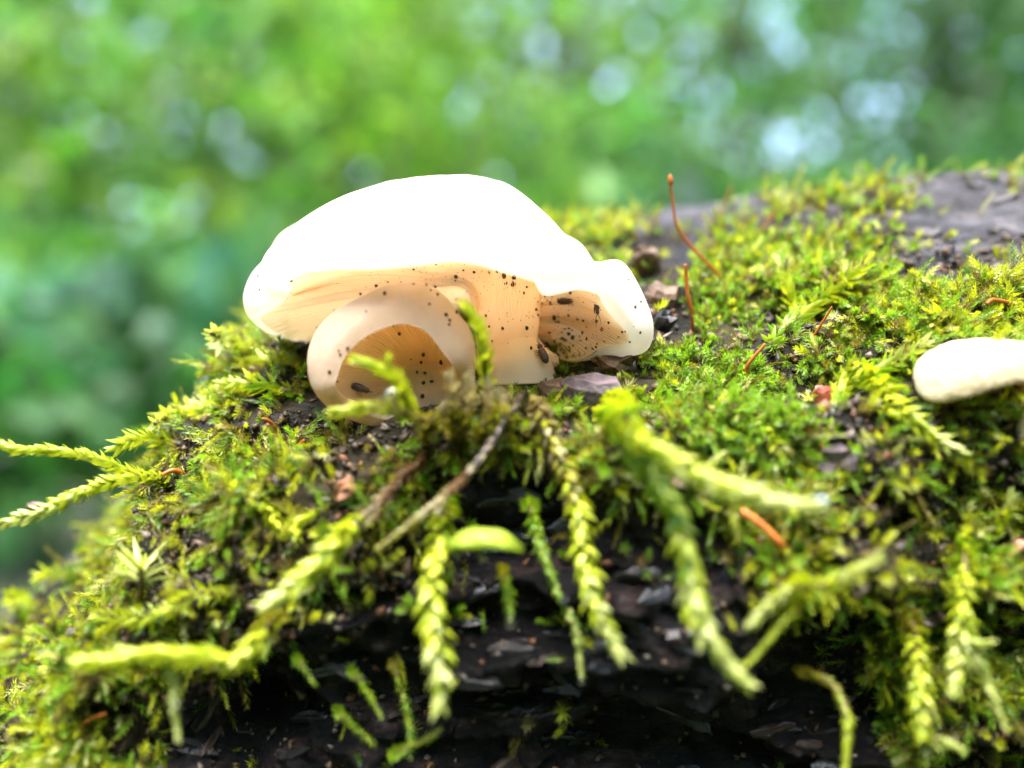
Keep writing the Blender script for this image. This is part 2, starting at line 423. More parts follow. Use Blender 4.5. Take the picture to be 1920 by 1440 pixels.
def build_shoots(pts):
    n = len(pts)
    R = np.array([p[0] for p in pts]); Nn = np.array([p[1] for p in pts]); C = np.array([p[2] for p in pts])
    px = np.array([p[3] for p in pts]); py = np.array([p[4] for p in pts])
    typ = rng.random(n)
    L = rng.uniform(.16, .40, n); L = np.where(typ < .35, rng.uniform(.10, .20, n), L); L = np.where(typ > .94, L*1.4, L)
    near = np.exp(-(((px-1040)/230)**4+((py-690)/75)**4)); L = L*(1-.72*near)
    L = np.where(py > 1000, L*.9, L); L = L*(1-.35*np.exp(-(((px-1450)/300)**2+((py-650)/200)**2)))
    down = np.array([0, -.25, -1.0]); down_t = down - Nn*np.sum(Nn*down, 1, keepdims=True)
    D = norm(Nn*rng.uniform(.35, 1.0, (n, 1)) + down_t*rng.uniform(.0, .7, (n, 1)) + rng.normal(0, .45, (n, 3)) + np.array([0, 0, .15]))
    B = norm(rng.normal(0, 1, (n, 3)) + down_t*.8)*L[:, None]*rng.uniform(.1, .45, (n, 1))
    NL = 34
    s = (np.arange(NL)+.5)/NL
    s2 = s[None, :, None]
    base = R[:, None, :] - Nn[:, None, :]*.03
    Pp = base + D[:, None, :]*L[:, None, None]*s2 + B[:, None, :]*s2**2
    T = norm(D[:, None, :]*L[:, None, None] + 2*B[:, None, :]*s2)
    ref = norm(rng.normal(0, 1, (n, 3)))
    U = norm(np.cross(T, ref[:, None, :])); W = np.cross(T, U)
    az = (np.arange(NL)*2.39996)[None, :] + rng.uniform(0, 6.28, (n, 1)) + rng.normal(0, .25, (n, NL))
    Rad = U*np.cos(az)[..., None] + W*np.sin(az)[..., None]
    Sd = -U*np.sin(az)[..., None] + W*np.cos(az)[..., None]
    spread = np.where(typ < .35, rng.uniform(.7, 1.2, n), rng.uniform(.35, .85, n))[:, None] + rng.normal(0, .12, (n, NL)) + .15*(1-s)[None, :]
    ld = T*np.cos(spread)[..., None] + Rad*np.sin(spread)[..., None]
    ll = rng.uniform(.045, .09, n)[:, None]*(1.15-.55*s[None, :]**2)*rng.uniform(.8, 1.2, (n, NL)); ll = np.where(typ[:, None] < .35, ll*1.25, ll)
    lw = ll*np.where(typ < .35, .075, rng.uniform(.09, .17, n))[:, None]
    lw3, ll3 = lw[..., None], ll[..., None]
    up = norm(np.cross(Sd, ld))
    cur = T*.25*ll3
    b = Pp; mL = Pp+ld*ll3*.42+Sd*lw3+up*lw3*.25; mR = Pp+ld*ll3*.42-Sd*lw3+up*lw3*.25
    c = Pp+ld*ll3*.5-up*lw3*.35; t = Pp+ld*ll3+cur*.6
    V = np.stack([b, mL, c, mR, t], 2).reshape(-1, 3)
    idx = np.arange(n*NL)*5
    tri = np.concatenate([np.stack([idx, idx+1, idx+2], 1), np.stack([idx, idx+2, idx+3], 1),
                          np.stack([idx+1, idx+4, idx+2], 1), np.stack([idx+2, idx+4, idx+3], 1)])
    # old brown leaves low on the stem, fresh towards the tip: the plant's own colouring
    old = np.array([.12, .09, .025])
    k = np.clip((s-.1)/.45, 0, 1)[None, :, None]
    cc = old*(1-k)+C[:, None, :]*k
    cc = cc*rng.uniform(.75, 1.2, (n, NL, 1))
    cols = np.repeat(cc[:, :, None, :], 5, 2).copy()
    cols[:, :, 4, :] = cols[:, :, 4, :]*.8 + .16*np.array([.8, .85, .4])
    return V, tri, cols.reshape(-1, 3)
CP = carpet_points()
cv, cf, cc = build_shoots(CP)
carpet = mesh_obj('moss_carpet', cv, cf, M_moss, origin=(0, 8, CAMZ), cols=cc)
tag(carpet, 'lime green carpet of short feathery moss covering the log', 'moss', kind='stuff')

# crumbs of soil and bark dust lying between the moss
def crumbs():
    V, Fs, C, k = [], [], [], 0
    oct_ = np.array([(1, 0, 0), (-1, 0, 0), (0, 1, 0), (0, -1, 0), (0, 0, 1), (0, 0, -1)], float)
    fo = [(0, 2, 4), (2, 1, 4), (1, 3, 4), (3, 0, 4), (2, 0, 5), (1, 2, 5), (3, 1, 5), (0, 3, 5)]
    pal = [(.03, .02, .012), (.06, .035, .02), (.10, .065, .04), (.02, .016, .014), (.15, .12, .10), (.12, .05, .02)]
    n = 0
    while n < 6000:
        px, py = random.uniform(-60, 2000), random.uniform(300, 1500)
        if py > ledge(px)+60 and random.random() < .88: continue
        p, nr = on_log(px, py)
        if p is None or p[1] > 9.3: continue
        r = random.uniform(.012, .042)*(1.6 if random.random() < .06 else 1)
        v = oct_*r*rng.uniform(.5, 1.5, (6, 3))*np.array([random.uniform(.8, 2.0), 1, 1])
        a = random.uniform(0, 6.28); ca, sa = math.cos(a), math.sin(a)
        v = np.stack([v[:, 0]*ca-v[:, 2]*sa, v[:, 1], v[:, 0]*sa+v[:, 2]*ca], 1)
        V.append(v+p+nr*r*.3); Fs.append(np.array(fo)+k); k += 6
        C.append(np.tile(np.array(random.choice(pal))*random.uniform(.6, 1.2), (6, 1))); n += 1
    m, nt, b = mat('crumb'); at = N(nt, 'ShaderNodeAttribute'); at.attribute_name = 'Col'
    nt.links.new(at.outputs['Color'], b.inputs['Base Color']); b.inputs['Roughness'].default_value = .6
    o = mesh_obj('soil_crumbs', np.concatenate(V), np.concatenate(Fs), m, origin=(0, 8, CAMZ), smooth=False, cols=np.concatenate(C))
    tag(o, 'dark brown crumbs of soil and bark dust scattered between the moss', 'soil crumbs', kind='stuff')
crumbs()

# ------------------------------------------------------------------ mushrooms from section curves
def super_top(A, L0, ez, n=3, eh=1.0):
    out = []
    for ph in np.radians([24, 47, 70])[:n]:
        h = math.sin(ph)**eh; v = math.cos(ph)**ez
        out.append(np.array([A[0]+(L0[0]-A[0])*h, A[1]+(L0[1]-A[1])*h, L0[2]+(A[2]-L0[2])*v]))
    return out
def cap_from_sections(A, secs, na, n_cap, n_gill, gill_count, gill_depth):
    """secs: list of dicts L0,L1,L2 (lip), G1,G2,G3 (underside); returns cap grid and gill grid"""
    top = []
    for s in secs:
        top.append([A]+(s['T'] if 'T' in s else super_top(A, s['L0'], s.get('ez', 1.25)))+[s['L0'], s['L1'], s['L2']])
    top = np.array(top); und = np.array([[s['L2'], s['G1'], s['G2'], s['G3'], s.get('G4', s['G3']*.97+s['G2']*.03)] for s in secs])
    def dens(C, na, nj):
        a = catmull(C, na, True)
        return np.swapaxes(catmull(np.swapaxes(a, 0, 1), nj), 0, 1)
    cap = dens(top, na, n_cap); gl = dens(und, na*1, n_gill)
    return cap, gl
def ruffle(g, closed, amp, count, fade):
    na, nj, _ = g.shape
    du = np.roll(g, -1, 0)-np.roll(g, 1, 0); dv = np.gradient(g, axis=1)
    n = norm(np.cross(du, dv))
    a = np.arange(na)/na
    ph = a*count + .15*np.sin(a*40)
    tri = np.abs((ph % 1)-.5)*2; tri = tri**.6
    w2 = .5+.5*np.sign(np.sin(a*count*math.pi)+.2)        # every second gill is shorter
    j = np.linspace(0, 1, nj)
    f = np.interp(j, [0, .06, .2, .68, .86], fade)
    return g + n*(tri[:, None]*f[None, :]*amp)[..., None]
def G3ring(c, r, ang):
    return c + np.array([math.cos(ang)*r, math.sin(ang)*r, 0])

# --- the big cap -----------------------------------------------------
A = P(868, 338, 8.7)
SC = P(955, 566, 8.35)                 # stipe centre at the gills
raw = [  # L0, L1, L2, angle of the stipe ring, arch
 ((880, 640, 9.5), (880, 655, 9.4), (882, 652, 9.3), 90, .04),
 ((700, 645, 9.3), (702, 660, 9.2), (710, 656, 9.1), 120, .05),
 ((574, 632, 8.9), (576, 644, 8.85), (586, 642, 8.75), 155, 0.10),
 ((512, 612, 8.5), (514, 631, 8.42), (526, 627, 8.36), 175, 0.10),
 ((470, 585, 8.28), (474, 601, 8.16), (488, 598, 8.1), 185, 0.10),
 ((457, 553, 8.2), (478, 575, 7.98), (512, 580, 7.92), 193, 0.10),
 ((468, 522, 8.2), (500, 556, 7.9), (538, 560, 7.82), 203, 0.11),
 ((487, 507, 8.1), (506, 534, 7.86), (545, 542, 7.8), 209, 0.11),
 ((496, 488, 7.55), (503, 516, 7.42), (545, 524, 7.62), 217, 0.12),
 ((560, 465, 7.45), (570, 510, 7.38), (602, 503, 7.52), 228, 0.16),
 ((660, 455, 7.15), (668, 504, 7.12), (692, 494, 7.34), 242, 0.18),
 ((770, 448, 7.0), (775, 495, 7.0), (787, 484, 7.24), 255, .2),
 ((880, 450, 6.95), (880, 494, 6.97), (885, 484, 7.24), 270, .2),
 ((985, 475, 6.98), (985, 522, 7.02), (988, 514, 7.26), 285, .2),
 ((1055, 487, 7.1), (1052, 534, 7.14), (1020, 553, 7.35), 298, .2),
 ((1098, 490, 7.28), (1096, 529, 7.3), (1082, 545, 7.45), 312, .18),
 ((1122, 492, 7.6), (1122, 535, 7.5), (1120, 553, 7.56), 322, .16),
 ((1168, 492, 7.8), (1148, 552, 7.56), (1130, 570, 7.62), 330, .16),
 ((1200, 540, 7.9), (1178, 585, 7.64), (1152, 600, 7.68), 337, .16),
 ((1220, 600, 7.92), (1204, 625, 7.7), (1178, 628, 7.7), 345, .16),
 ((1207, 645, 7.95), (1190, 655, 7.8), (1170, 645, 7.78), 352, .16),
 ((1150, 655, 8.08), (1140, 662, 7.98), (1128, 652, 7.98), 2, .12),
 ((1108, 664, 8.2), (1106, 674, 8.1), (1098, 670, 8.08), 15, .12),
 ((1066, 666, 8.3), (1066, 678, 8.2), (1060, 674, 8.16), 30, .1),
 ((1030, 650, 8.5), (1026, 660, 8.44), (1020, 655, 8.4), 45, .06),
 ((1010, 640, 9.1), (1006, 650, 9.0), (1004, 646, 8.9), 70, .04),
]
secs = []
for L0, L1, L2, ang, arch in raw:
    a = math.radians(ang); s = dict(L0=P(*L0), L1=P(*L1), L2=P(*L2))
    s['G3'] = G3ring(SC, .44, a) + np.array([0, 0, .10]); s['G4'] = G3ring(SC, .32, a) + np.array([0, -.06, -.66])
    d = s['G3']-s['L2']
    s['G1'] = s['L2']+d*.34+np.array([0, .10, arch*1.15]); s['G2'] = s['L2']+d*.70+np.array([0, .10, arch*1.0])
    i = len(secs); s['ez'] = 1.5
    if 17 <= i <= 24:      # right-hand gills run down onto the stipe and face forward
        k = (i-17)/7.0
        s['G3'] = P(996-8*k, 566+82*k, 8.12+.06*k); d = s['G3']-s['L2']; s['G4'] = s['G3']+np.array([-.06, .03, -.07])
        s['G1'] = s['L2']+d*.34+np.array([0, .26-.12*k, .10]); s['G2'] = s['L2']+d*.70+np.array([0, .2-.1*k, .09])
    if 3 <= i <= 7: s['T'] = [P(735, 358, 8.55), P(600, 406, 8.4), P(516, 468, 8.25)]
    if 13 <= i <= 15: s['ez'] = (1.7, 1.95, 2.15)[i-13]
    if 16 <= i <= 21: s['T'] = [P(948, 368, 8.5), P(1036, 428, 8.25), P(1106, 486, 8.0+.04*(i-16))]
    secs.append(s)
for it in range(4):
    for g in ('G1', 'G2'):
        new = {i: secs[i-1][g]*.25+secs[i][g]*.5+secs[i+1][g]*.25 for i in range(2, 15)}
        for i, q in new.items(): secs[i][g] = q
NA = 1200
capg, gillg = cap_from_sections(A, secs, NA, 64, 44, 0, 0)
gillg = ruffle(gillg, True, .055, 130, [0, .6, 1, .9, 0])
mush = thing('mushroom', P(965, 690, 8.2), 'large white cap mushroom with buff gills and an inrolled rim', 'mushroom')
mo = P(965, 690, 8.2)
capv = capg[::4].reshape(-1, 3).copy()
for v in capv:
    nz = noise.noise(Vector(v)*1.6)*.03+noise.noise(Vector(v)*5)*.007; v[2] += nz; v[1] += nz*.5
mesh_obj('cap', capv, grid_faces(NA//4, 64, True), M_cap, mush, mo)
mesh_obj('gills', gillg.reshape(-1, 3), grid_faces(NA, 44, True), M_gill, mush, mo)['label'] = 'buff gills fanning out from the stipe'
def stipe_mesh():
    ctr = np.array([SC+[0, .05, .25], SC, P(957, 600, 8.3), P(962, 640, 8.22), P(970, 680, 8.2), P(972, 720, 8.2)])
    rad = np.array([.18, .2, .22, .25, .36, .42])
    c = catmull(ctr, 36); r = catmull(rad[:, None], 36)[:, 0]
    v, f = tube(c, r, 40)
    for q in v:
        q += np.array([1, 1, 0])*noise.noise(Vector(q)*3)*.03
    return v, f
sv, sf = stipe_mesh()
mesh_obj('stipe', sv, sf, M_stipe, mush, mo)
# pale fuzzy swelling at the foot of the stipe
def blob(c, r, n=20, amp=.1, sc=2.0, seed=0):
    vs_, fs = [], []
    for i in range(n+1):
        th = math.pi*i/n
        for k in range(2*n):
            ph = math.pi*k/n
            d = np.array([math.sin(th)*math.cos(ph), math.sin(th)*math.sin(ph), math.cos(th)])
            w = 1+amp*noise.fractal(Vector(d*sc+seed), .8, 2, 3)
            vs_.append(np.asarray(c)+d*np.asarray(r)*w)
    return np.array(vs_), grid_wrap(n+1, 2*n)
def grid_wrap(ni, nk):
    return [(i*nk+k, i*nk+(k+1) % nk, (i+1)*nk+(k+1) % nk, (i+1)*nk+k) for i in range(ni-1) for k in range(nk)]
bv, bf = blob(P(985, 676, 8.2), (.34, .26, .17), 18, .10, 2.5)
mesh_obj('stipe_foot', bv, bf, M_stipe, mush, mo)

# --- the small arched cap in front -----------------------------------
A2 = P(745, 560, 8.05)
raw2 = [
 ((577, 690, 7.45), (606, 694, 7.3), (633.9, 700.6, 7.29)),
 ((588, 645, 7.42), (622, 655, 7.25), (649.1, 665.7, 7.275)),
 ((632, 588, 7.38), (662, 610, 7.2), (683.3, 632.1, 7.24)),
 ((694, 549, 7.35), (712, 580, 7.16), (721.8, 614.4, 7.21)),
 ((758, 531, 7.35), (758, 568, 7.16), (758, 607.4, 7.21)),
 ((818, 547, 7.38), (806, 582, 7.18), (796.2, 619.7, 7.23)),
 ((862, 598, 7.42), (843, 622, 7.22), (825.8, 654.8, 7.27)),
 ((889, 655, 7.48), (872, 668, 7.3), (850.7, 686, 7.34)),
 ((885, 720, 7.6), (868, 725, 7.5), (853.2, 720.9, 7.52)),
 ((830, 785, 7.7), (815, 780, 7.65), (810.9, 767.7, 7.645)),
 ((735, 800, 7.7), (735, 790, 7.65), (735, 777.7, 7.635)),
 ((640, 775, 7.58), (640, 762, 7.44), (658, 750.5, 7.415)),
 ((592, 735, 7.5), (606, 733, 7.34), (630.6, 727.3, 7.315)),
]
secs2 = []
c2 = P(800, 712, 7.8)
for i, (L0, L1, L2) in enumerate(raw2):
    L1 = (*L1[:2], (L0[2]+L2[2])/2-.05)
    s = dict(L0=P(*L0), L1=P(*L1), L2=P(*L2), ez=1.0)
    d0 = norm(s['L2']-P(745, 690, 7.28)); s['G3'] = c2 + d0*np.array([.10, .02, .10])
    d = s['G3']-s['L2']
    s['G1'] = s['L2']+d*.30+d0*.22; s['G2'] = s['L2']+d*.68+d0*.16
    secs2.append(s)
NB = 520
cap2, gill2 = cap_from_sections(A2, secs2, NB, 60, 30, 0, 0)
gill2 = ruffle(gill2, True, .022, 90, [0, .5, 1, 1, .4])
m2o = P(770, 770, 7.7)
mush2 = thing('mushroom', m2o, 'small arched young mushroom tucked under the large white cap', 'mushroom')
cv2 = cap2[::2].reshape(-1, 3).copy()
for v in cv2:
    nz = noise.noise(Vector(v)*3)*.02+noise.noise(Vector(v)*14)*.004; v[2] += nz; v[0] += nz*.6
mesh_obj('cap', cv2, grid_faces(NB//2, 60, True), M_cap2, mush2, m2o)
mesh_obj('gills', gill2.reshape(-1, 3), grid_faces(NB, 30, True), M_gill, mush2, m2o)

# --- the third mushroom at the right ----------------------------------
def right_mushroom():
    kd = (on_log(1830, 775)[0][1]+.15)/8.55; print('KD', kd)
    P = lambda x, y, d: P0(x, y, d*kd)
    y0 = 8.5
    secs3 = []
    A3 = P(1845, 634, 8.9)
    raw3 = [((1712, 705, 8.5), (1722, 738, 8.38), (1745, 742, 8.42)), ((1735, 728, 8.2), (1752, 756, 8.12), (1772, 750, 8.2)),
            ((1800, 718, 7.95), (1808, 745, 7.95), (1815, 738, 8.1)), ((1880, 705, 7.9), (1884, 722, 7.92), (1884, 718, 8.1)),
            ((1970, 700, 8.1), (1966, 716, 8.1), (1955, 712, 8.25)), ((2015, 695, 8.6), (2010, 712, 8.6), (1998, 708, 8.65)),
            ((1980, 680, 9.2), (1975, 698, 9.15), (1965, 695, 9.1)), ((1880, 672, 9.4), (1880, 690, 9.35), (1880, 690, 9.25)),
            ((1780, 678, 9.2), (1784, 698, 9.15), (1795, 700, 9.05)), ((1728, 688, 8.85), (1735, 715, 8.78), (1752, 720, 8.75))]
    sc3 = P(1925, 712, 8.6)
    for i, (a, b, c) in enumerate(raw3):
        s = dict(L0=P(*a), L1=P(*b), L2=P(*c), ez=.95)
        s['G3'] = sc3+norm((s['L2']-sc3)*np.array([1, 1, 0]))*.16
        d = s['G3']-s['L2']; s['G1'] = s['L2']+d*.35+np.array([0, 0, .10]); s['G2'] = s['L2']+d*.7+np.array([0, 0, .10])
        secs3.append(s)
    c3, g3 = cap_from_sections(A3, secs3, 400, 40, 24, 0, 0)
    g3 = ruffle(g3, True, .02, 80, [0, .5, 1, 1, .4])
    foot = log_near(P(1935, 790, 8.5))
    t = thing('mushroom', foot, 'small smooth cream mushroom growing alone among the moss', 'mushroom')
    v = c3[::2].reshape(-1, 3).copy()
    for q in v:
        nz = noise.noise(Vector(q)*2.2)*.03+noise.fractal(Vector(q)*11, .8, 2, 3)*.008; q[2] += nz; q[1] += nz
    mesh_obj('cap', v, grid_faces(200, 40, True), M_cap3, t, foot)
    mesh_obj('gills', g3.reshape(-1, 3), grid_faces(400, 24, True), M_gill, t, foot)
    cc_ = catmull(np.array([sc3+[0, 0, .2], sc3, (sc3+foot)/2+[.03, -.05, 0], foot, foot+[0, .05, -.2]]), 20)
    v, f = tube(cc_, np.interp(np.linspace(0, 1, 20), [0, .3, 1], [.22, .15, .18]), 18)
    mesh_obj('stipe', v, f, M_cap3, t, foot)
right_mushroom()

# surface tree for everything that sits on the mushrooms
def tree_of(objs):
    V, Fs, k = [], [], 0
    for o in objs:
        off = np.array(o.location)+(parent_world(o.parent) if o.parent else 0)
        v = np.array([tuple(q.co) for q in o.data.vertices])+off
        V += [tuple(q/S) for q in v]; Fs += [tuple(i+k for i in p.vertices) for p in o.data.polygons]; k += len(v)
    return BVHTree.FromPolygons(V, Fs)
MUSHT = tree_of([o for o in bpy.data.objects if o.type == 'MESH' and o.parent in (mush, mush2)])
def on_mush(px, py):
    h = MUSHT.ray_cast(CAM, ray(px, py))
    if h[0] is None: return None, None
    n = h[1]
    if n.dot(ray(px, py)) > 0: n = -n
    return np.array(h[0]), np.array(n)

# specks of frass on cap and gills
Z1 = [(1400,188),(1730,245,1.6),(1727,273),(1873,210),(1790,193),(1108,312,1.8),(1200,283),(985,378,1.3),(1175,378,1.3),(1400,303),(1500,312),(1570,322,1.4),(1535,352),(1587,385),(1030,518),(780,510),(1523,460),(1655,545,1.3),(1683,590),(1677,620),(1735,525),(1735,425),(1240,630),(1285,692,1.2),(885,805,1.2),(828,855),(815,822),(742,988,1.3),(800,1068),(1472,850,1.8),(1378,893),(1460,917,1.4),(1427,992,1.2),(1490,1000,1.3),(1617,912),(1328,1120,1.4),(1477,1075,1.4),(1540,1065,1.5),(443,275,1.1),(195,348),(185,240),(1470,1180,1.8),(1575,150),(1300,288),(645,640),(1380,1110)]
Z2 = [(152,258,1.7),(148,287),(213,203),(300,220,1.1),(423,222,1.2),(484,215,1.5),(540,250,1.9),(553,313),(571,310),(625,260,1.6),(622,318,1.8),(710,390,1.2),(733,342),(820,462),(853,476,1.5),(808,524,1.2),(822,570),(880,420),(900,453),(922,460),(940,420),(925,478),(985,438),(1090,388,1.7),(957,590,1.8),(968,628),(990,624,1.2),(993,588),(1073,572,1.5),(1043,590),(1145,608),(1193,618),(1302,624,1.3),(1404,632,1.1),(1345,695,1.9),(1220,670),(1043,684,1.2),(1077,682,1.2),(1103,697),(1018,713,1.2),(1078,725,2.0),(1110,755,1.9),(1020,765,1.4),(1048,775,1.8),(1163,748,1.2),(1185,717,1.2),(1168,783),(1220,767,1.2),(960,778,1.5),(1015,808,1.1),(1078,838,1.2),(1115,817,1.1),(1215,845,1.1),(1300,837,1.2),(1310,803),(1367,790),(1515,710,1.3),(1540,705),(1575,790),(970,873,1.3),(1037,880,1.1),(915,716,1.2),(767,843,1.3),(877,833,1.1),(730,677,1.4),(535,680,1.3),(425,665),(398,577,1.1),(157,442),(155,550),(240,378),(70,570,1.6),(100,612),(95,648),(450,783),(1660,713),(1617,505,1.1),(1565,280,.8),(1663,460,.8),(30,955,1.5)]
spots = [(440+t[0]/4.174, 460+t[1]/4.174, t[2] if len(t) > 2 else .9) for t in Z1]
spots += [(820+t[0]/4.364, 460+t[1]/4.364, t[2] if len(t) > 2 else .9) for t in Z2]
for i in range(110):
    spots.append((random.gauss(1060, 60), random.gauss(610, 40), .4)); spots.append((random.gauss(830, 90), random.gauss(530, 22), .35))
sp_parts = []
for i, (px, py, sz) in enumerate(spots):
    p, n = on_mush(px, py)
    if p is None or (sz < .5 and p[1] < 7.6): continue
    r = .0115*sz
    n_ = 6
    v, f = blob((0, 0, 0), (r*random.uniform(.8, 1.25), r*.8, r*random.uniform(.8, 1.5)), 5, .35, 2.2, i*.37)
    sp_parts.append((v+p+n*r*.25, f))
v, f = join(sp_parts)
M_speck = plain('frass', (0.055, 0.026, 0.010), 0.6, 0.4, 0.5, 900)
tag(mesh_obj('frass_specks', v, f, M_speck, origin=P(1060, 610, 8)), 'tiny dark brown specks sprinkled on gills and caps of both mushrooms', 'specks', kind='stuff')

# springtails
M_tail = plain('springtail_cuticle', (0.045, 0.020, 0.013), 0.3, 0.6, 0.5, 1500)
def springtail(px, py, ang, length, bend, label, fat=1.0, ant=1.0):
    p, n = on_mush(px, py)
    if p is None: p, n = on_log(px, py)
    right = np.array([1.0, 0, 0]); upv = np.array([0, 0, 1.0])
    ax = math.cos(ang)*right+math.sin(ang)*upv; ax = norm(ax-n*np.dot(ax, n)); sd_ = np.cross(n, ax)
    o = p+n*.004
    t = thing('springtail', o, label, 'springtail', 'springtails on the mushroom')
    m = 30; s = np.linspace(-.5, .5, m)
    r0 = .036*fat
    c = np.array([o+ax*length*q+sd_*bend*length*(q*q-.1)+n*(r0*1.05) for q in s])
    rad = np.interp(s, [-.5, -.46, -.3, 0, .2, .27, .33, .45, .5], np.array([.15, .55, .95, 1.0, .8, .55, .72, .6, .15])*r0)
    rad = rad*(1+.07*np.sin(s*2*math.pi*9))
    v, f = tube(c, rad, 14); mesh_obj('body', v, f, M_tail, t, o)
    hd = c[-2]
    for sg in (-1, 1):
        a = catmull(np.array([hd, hd+(ax*.04+sd_*sg*.018+n*.01)*ant, hd+(ax*.09+sd_*sg*.03+n*.006)*ant, hd+(ax*.14+sd_*sg*.03)*ant]), 10)
        v, f = tube(a, np.linspace(.0045, .0016, 10), 5); mesh_obj('antenna', v, f, M_tail, t, o)
        for q in (.18, .08, -.03):
            b = c[int((q+.5)*(m-1))]
            a = catmull(np.array([b, b+sd_*sg*.036+n*.006, b+sd_*sg*.052+ax*.015-n*.02, b+sd_*sg*.062+ax*.02-n*(r0*1.0)]), 8)
            v, f = tube(a, np.linspace(.005, .002, 8), 5); mesh_obj('leg', v, f, M_tail, t, o)
springtail(1064, 571, .12, .21, .35, 'dark hunched springtail on the gills, long antennae out', 1.0)
springtail(1124, 577, -.95, .19, .15, 'dark slender springtail beside the folded edge of the gills', .75)
springtail(1013, 667, 1.75, .215, .0, 'blackish banded springtail at the foot of the mushroom stipe', 1.15, .4)
springtail(673, 734, -.45, .20, .0, 'dark springtail on the lower rim of the small arched cap', 1.1, .3)

# ------------------------------------------------------------------ single moss shoots
def leaf_mesh(name, w, cup, nl=5):
    V, Fs = [], []
    for i in range(nl+1):
        s = i/nl; wd = w*math.sin(math.pi*min(1, s*.94+.06)**.75)**.9*(1-.15*s)
        if i == nl: wd = 0.004
        for q in (-1, -.5, 0, .5, 1):
            V.append((q*wd, s, cup*(math.sin(s*math.pi)*.9 - (q*q)*.9*math.sin(math.pi*min(1, s+.1))) + .06*s*s))
    for i in range(nl):
        for q in range(4):
            a = i*5+q; Fs.append((a, a+1, a+6, a+5))
    me = bpy.data.meshes.new(name); me.from_pydata([(x*S, y*S, z*S) for x, y, z in V], [], Fs)
    me.polygons.foreach_set('use_smooth', np.ones(len(me.polygons), dtype=bool)); return me
SHM = dict(
 lime=random_leaf_material('moss_lime', (.36, .46, .012), (.54, .60, .04)),
 fresh=random_leaf_material('moss_fresh', (.16, .34, .015), (.34, .46, .02)),
 pale=random_leaf_material('moss_pale', (.36, .44, .06), (.58, .62, .22)),
 olive=random_leaf_material('moss_olive', (.16, .15, .015), (.34, .32, .03)),
 brown=random_leaf_material('moss_brown', (.10, .05, .02), (.30, .17, .08), tint=(1.2, .9, .6)),
 umber=random_leaf_material('moss_umber', (.035, .022, .014), (.11, .085, .07), tint=(1, .9, .7), tr=.15),
 fawn=random_leaf_material('moss_fawn', (.20, .15, .07), (.44, .40, .20), tint=(1.1, 1, .7)))
LEAFV = [leaf_mesh('leaf', .27, .14), leaf_mesh('leaf', .24, .16), leaf_mesh('leaf', .20, .08)]
LM = {}
def leaf_data(kind, m):
    if (kind, m) not in LM:
        me = LEAFV[kind].copy(); me.materials.append(SHM[m]); LM[(kind, m)] = me
    return LM[(kind, m)]
M_stem = plain('moss_stem', (.10, .07, .02), .6, .4, .4, 900)
def moss_shoot(path, width_px, mats, label, kind=0, spread=.5, dens=1.0, group=None, root=None, cat='moss'):
    """path: [(px,py,depth)...] from root to tip; mats: leaf materials from root to tip"""
    pts = np.array([P(*q) for q in path]); r = width_px/F*pts[:, 1].mean()/2
    if root is not None: pts = np.concatenate([[root], pts])
    ctr = catmull(pts, 40)
    seg = np.concatenate([[0], np.cumsum(np.linalg.norm(np.diff(ctr, axis=0), axis=1))]); L = seg[-1]
    o = ctr[0]
    t = thing('moss_shoot', o, label, cat, group)
    v, f = tube(ctr, np.linspace(r*.32, r*.15, 40), 7); mesh_obj('stem', v, f, M_stem, t, o)
    lf = 1.55; dens = dens*1.75
    if kind == 1: lf = 1.0; dens = dens*1.6
    n = int(L/(r*.27)*dens)
    tan = norm(np.gradient(ctr, axis=0))
    for i in range(n):
        s = (i+.6)/n; d = s*L
        c = np.array([np.interp(d, seg, ctr[:, k]) for k in range(3)]); tg = norm(np.array([np.interp(d, seg, tan[:, k]) for k in range(3)]))
        u = norm(np.cross(tg, [.3, .9, .2])); w = np.cross(tg, u)
        az = i*2.39996+random.gauss(0, .3); rad = u*math.cos(az)+w*math.sin(az)
        sp = spread*random.uniform(.6, 1.45)*(1 if s < .85 else .6)
        ya = norm(tg*math.cos(sp)+rad*math.sin(sp)); za = norm(rad-ya*np.dot(rad, ya)); xa = np.cross(ya, za)
        l = r*lf*random.uniform(.8, 1.2)*(1.0 if s < .8 else 1-.35*(s-.8)/.2)*min(1, .6+s*2)
        m = mats[min(len(mats)-1, int(max(0, s+random.gauss(0, .08))*len(mats)))]
        ob = bpy.data.objects.new('leaf', leaf_data(kind, m)); COL.objects.link(ob); ob.parent = t
        b = (c+rad*r*.16-o)*S
        ob.matrix_local = Matrix(((xa[0]*l, ya[0]*l, za[0]*l, b[0]), (xa[1]*l, ya[1]*l, za[1]*l, b[1]), (xa[2]*l, ya[2]*l, za[2]*l, b[2]), (0, 0, 0, 1)))
    return t
def R_(px, py): return on_log(px, py)[0]
moss_shoot([(838, 965, 6.75), (818, 1050, 6.5), (812, 1150, 6.35), (824, 1250, 6.25), (824, 1325, 6.2)], 60, ['fresh', 'lime', 'lime', 'lime', 'pale'],
           'thick lime moss shoot hanging straight down over dark bark with a pale blunt tip', root=R_(850, 930))
moss_shoot([(1010, 770, 7.05), (1050, 860, 6.85), (1082, 950, 6.65), (1098, 1060, 6.5), (1122, 1145, 6.4), (1165, 1230, 6.35)], 52, ['fawn', 'fawn', 'olive', 'lime', 'lime', 'pale'],
           'long scaly moss shoot turning from fawn at its root to lime at its tip', root=R_(1005, 755))
moss_shoot([(1165, 800, 6.3), (1210, 880, 6.2), (1262, 960, 6.15), (1290, 1060, 6.1), (1318, 1180, 6.05), (1400, 1280, 6.0)], 58, ['lime', 'fresh', 'fresh', 'lime', 'pale'],
           'longest lime moss shoot, hanging beside the dark bark and bending at its tip', root=R_(1120, 775))
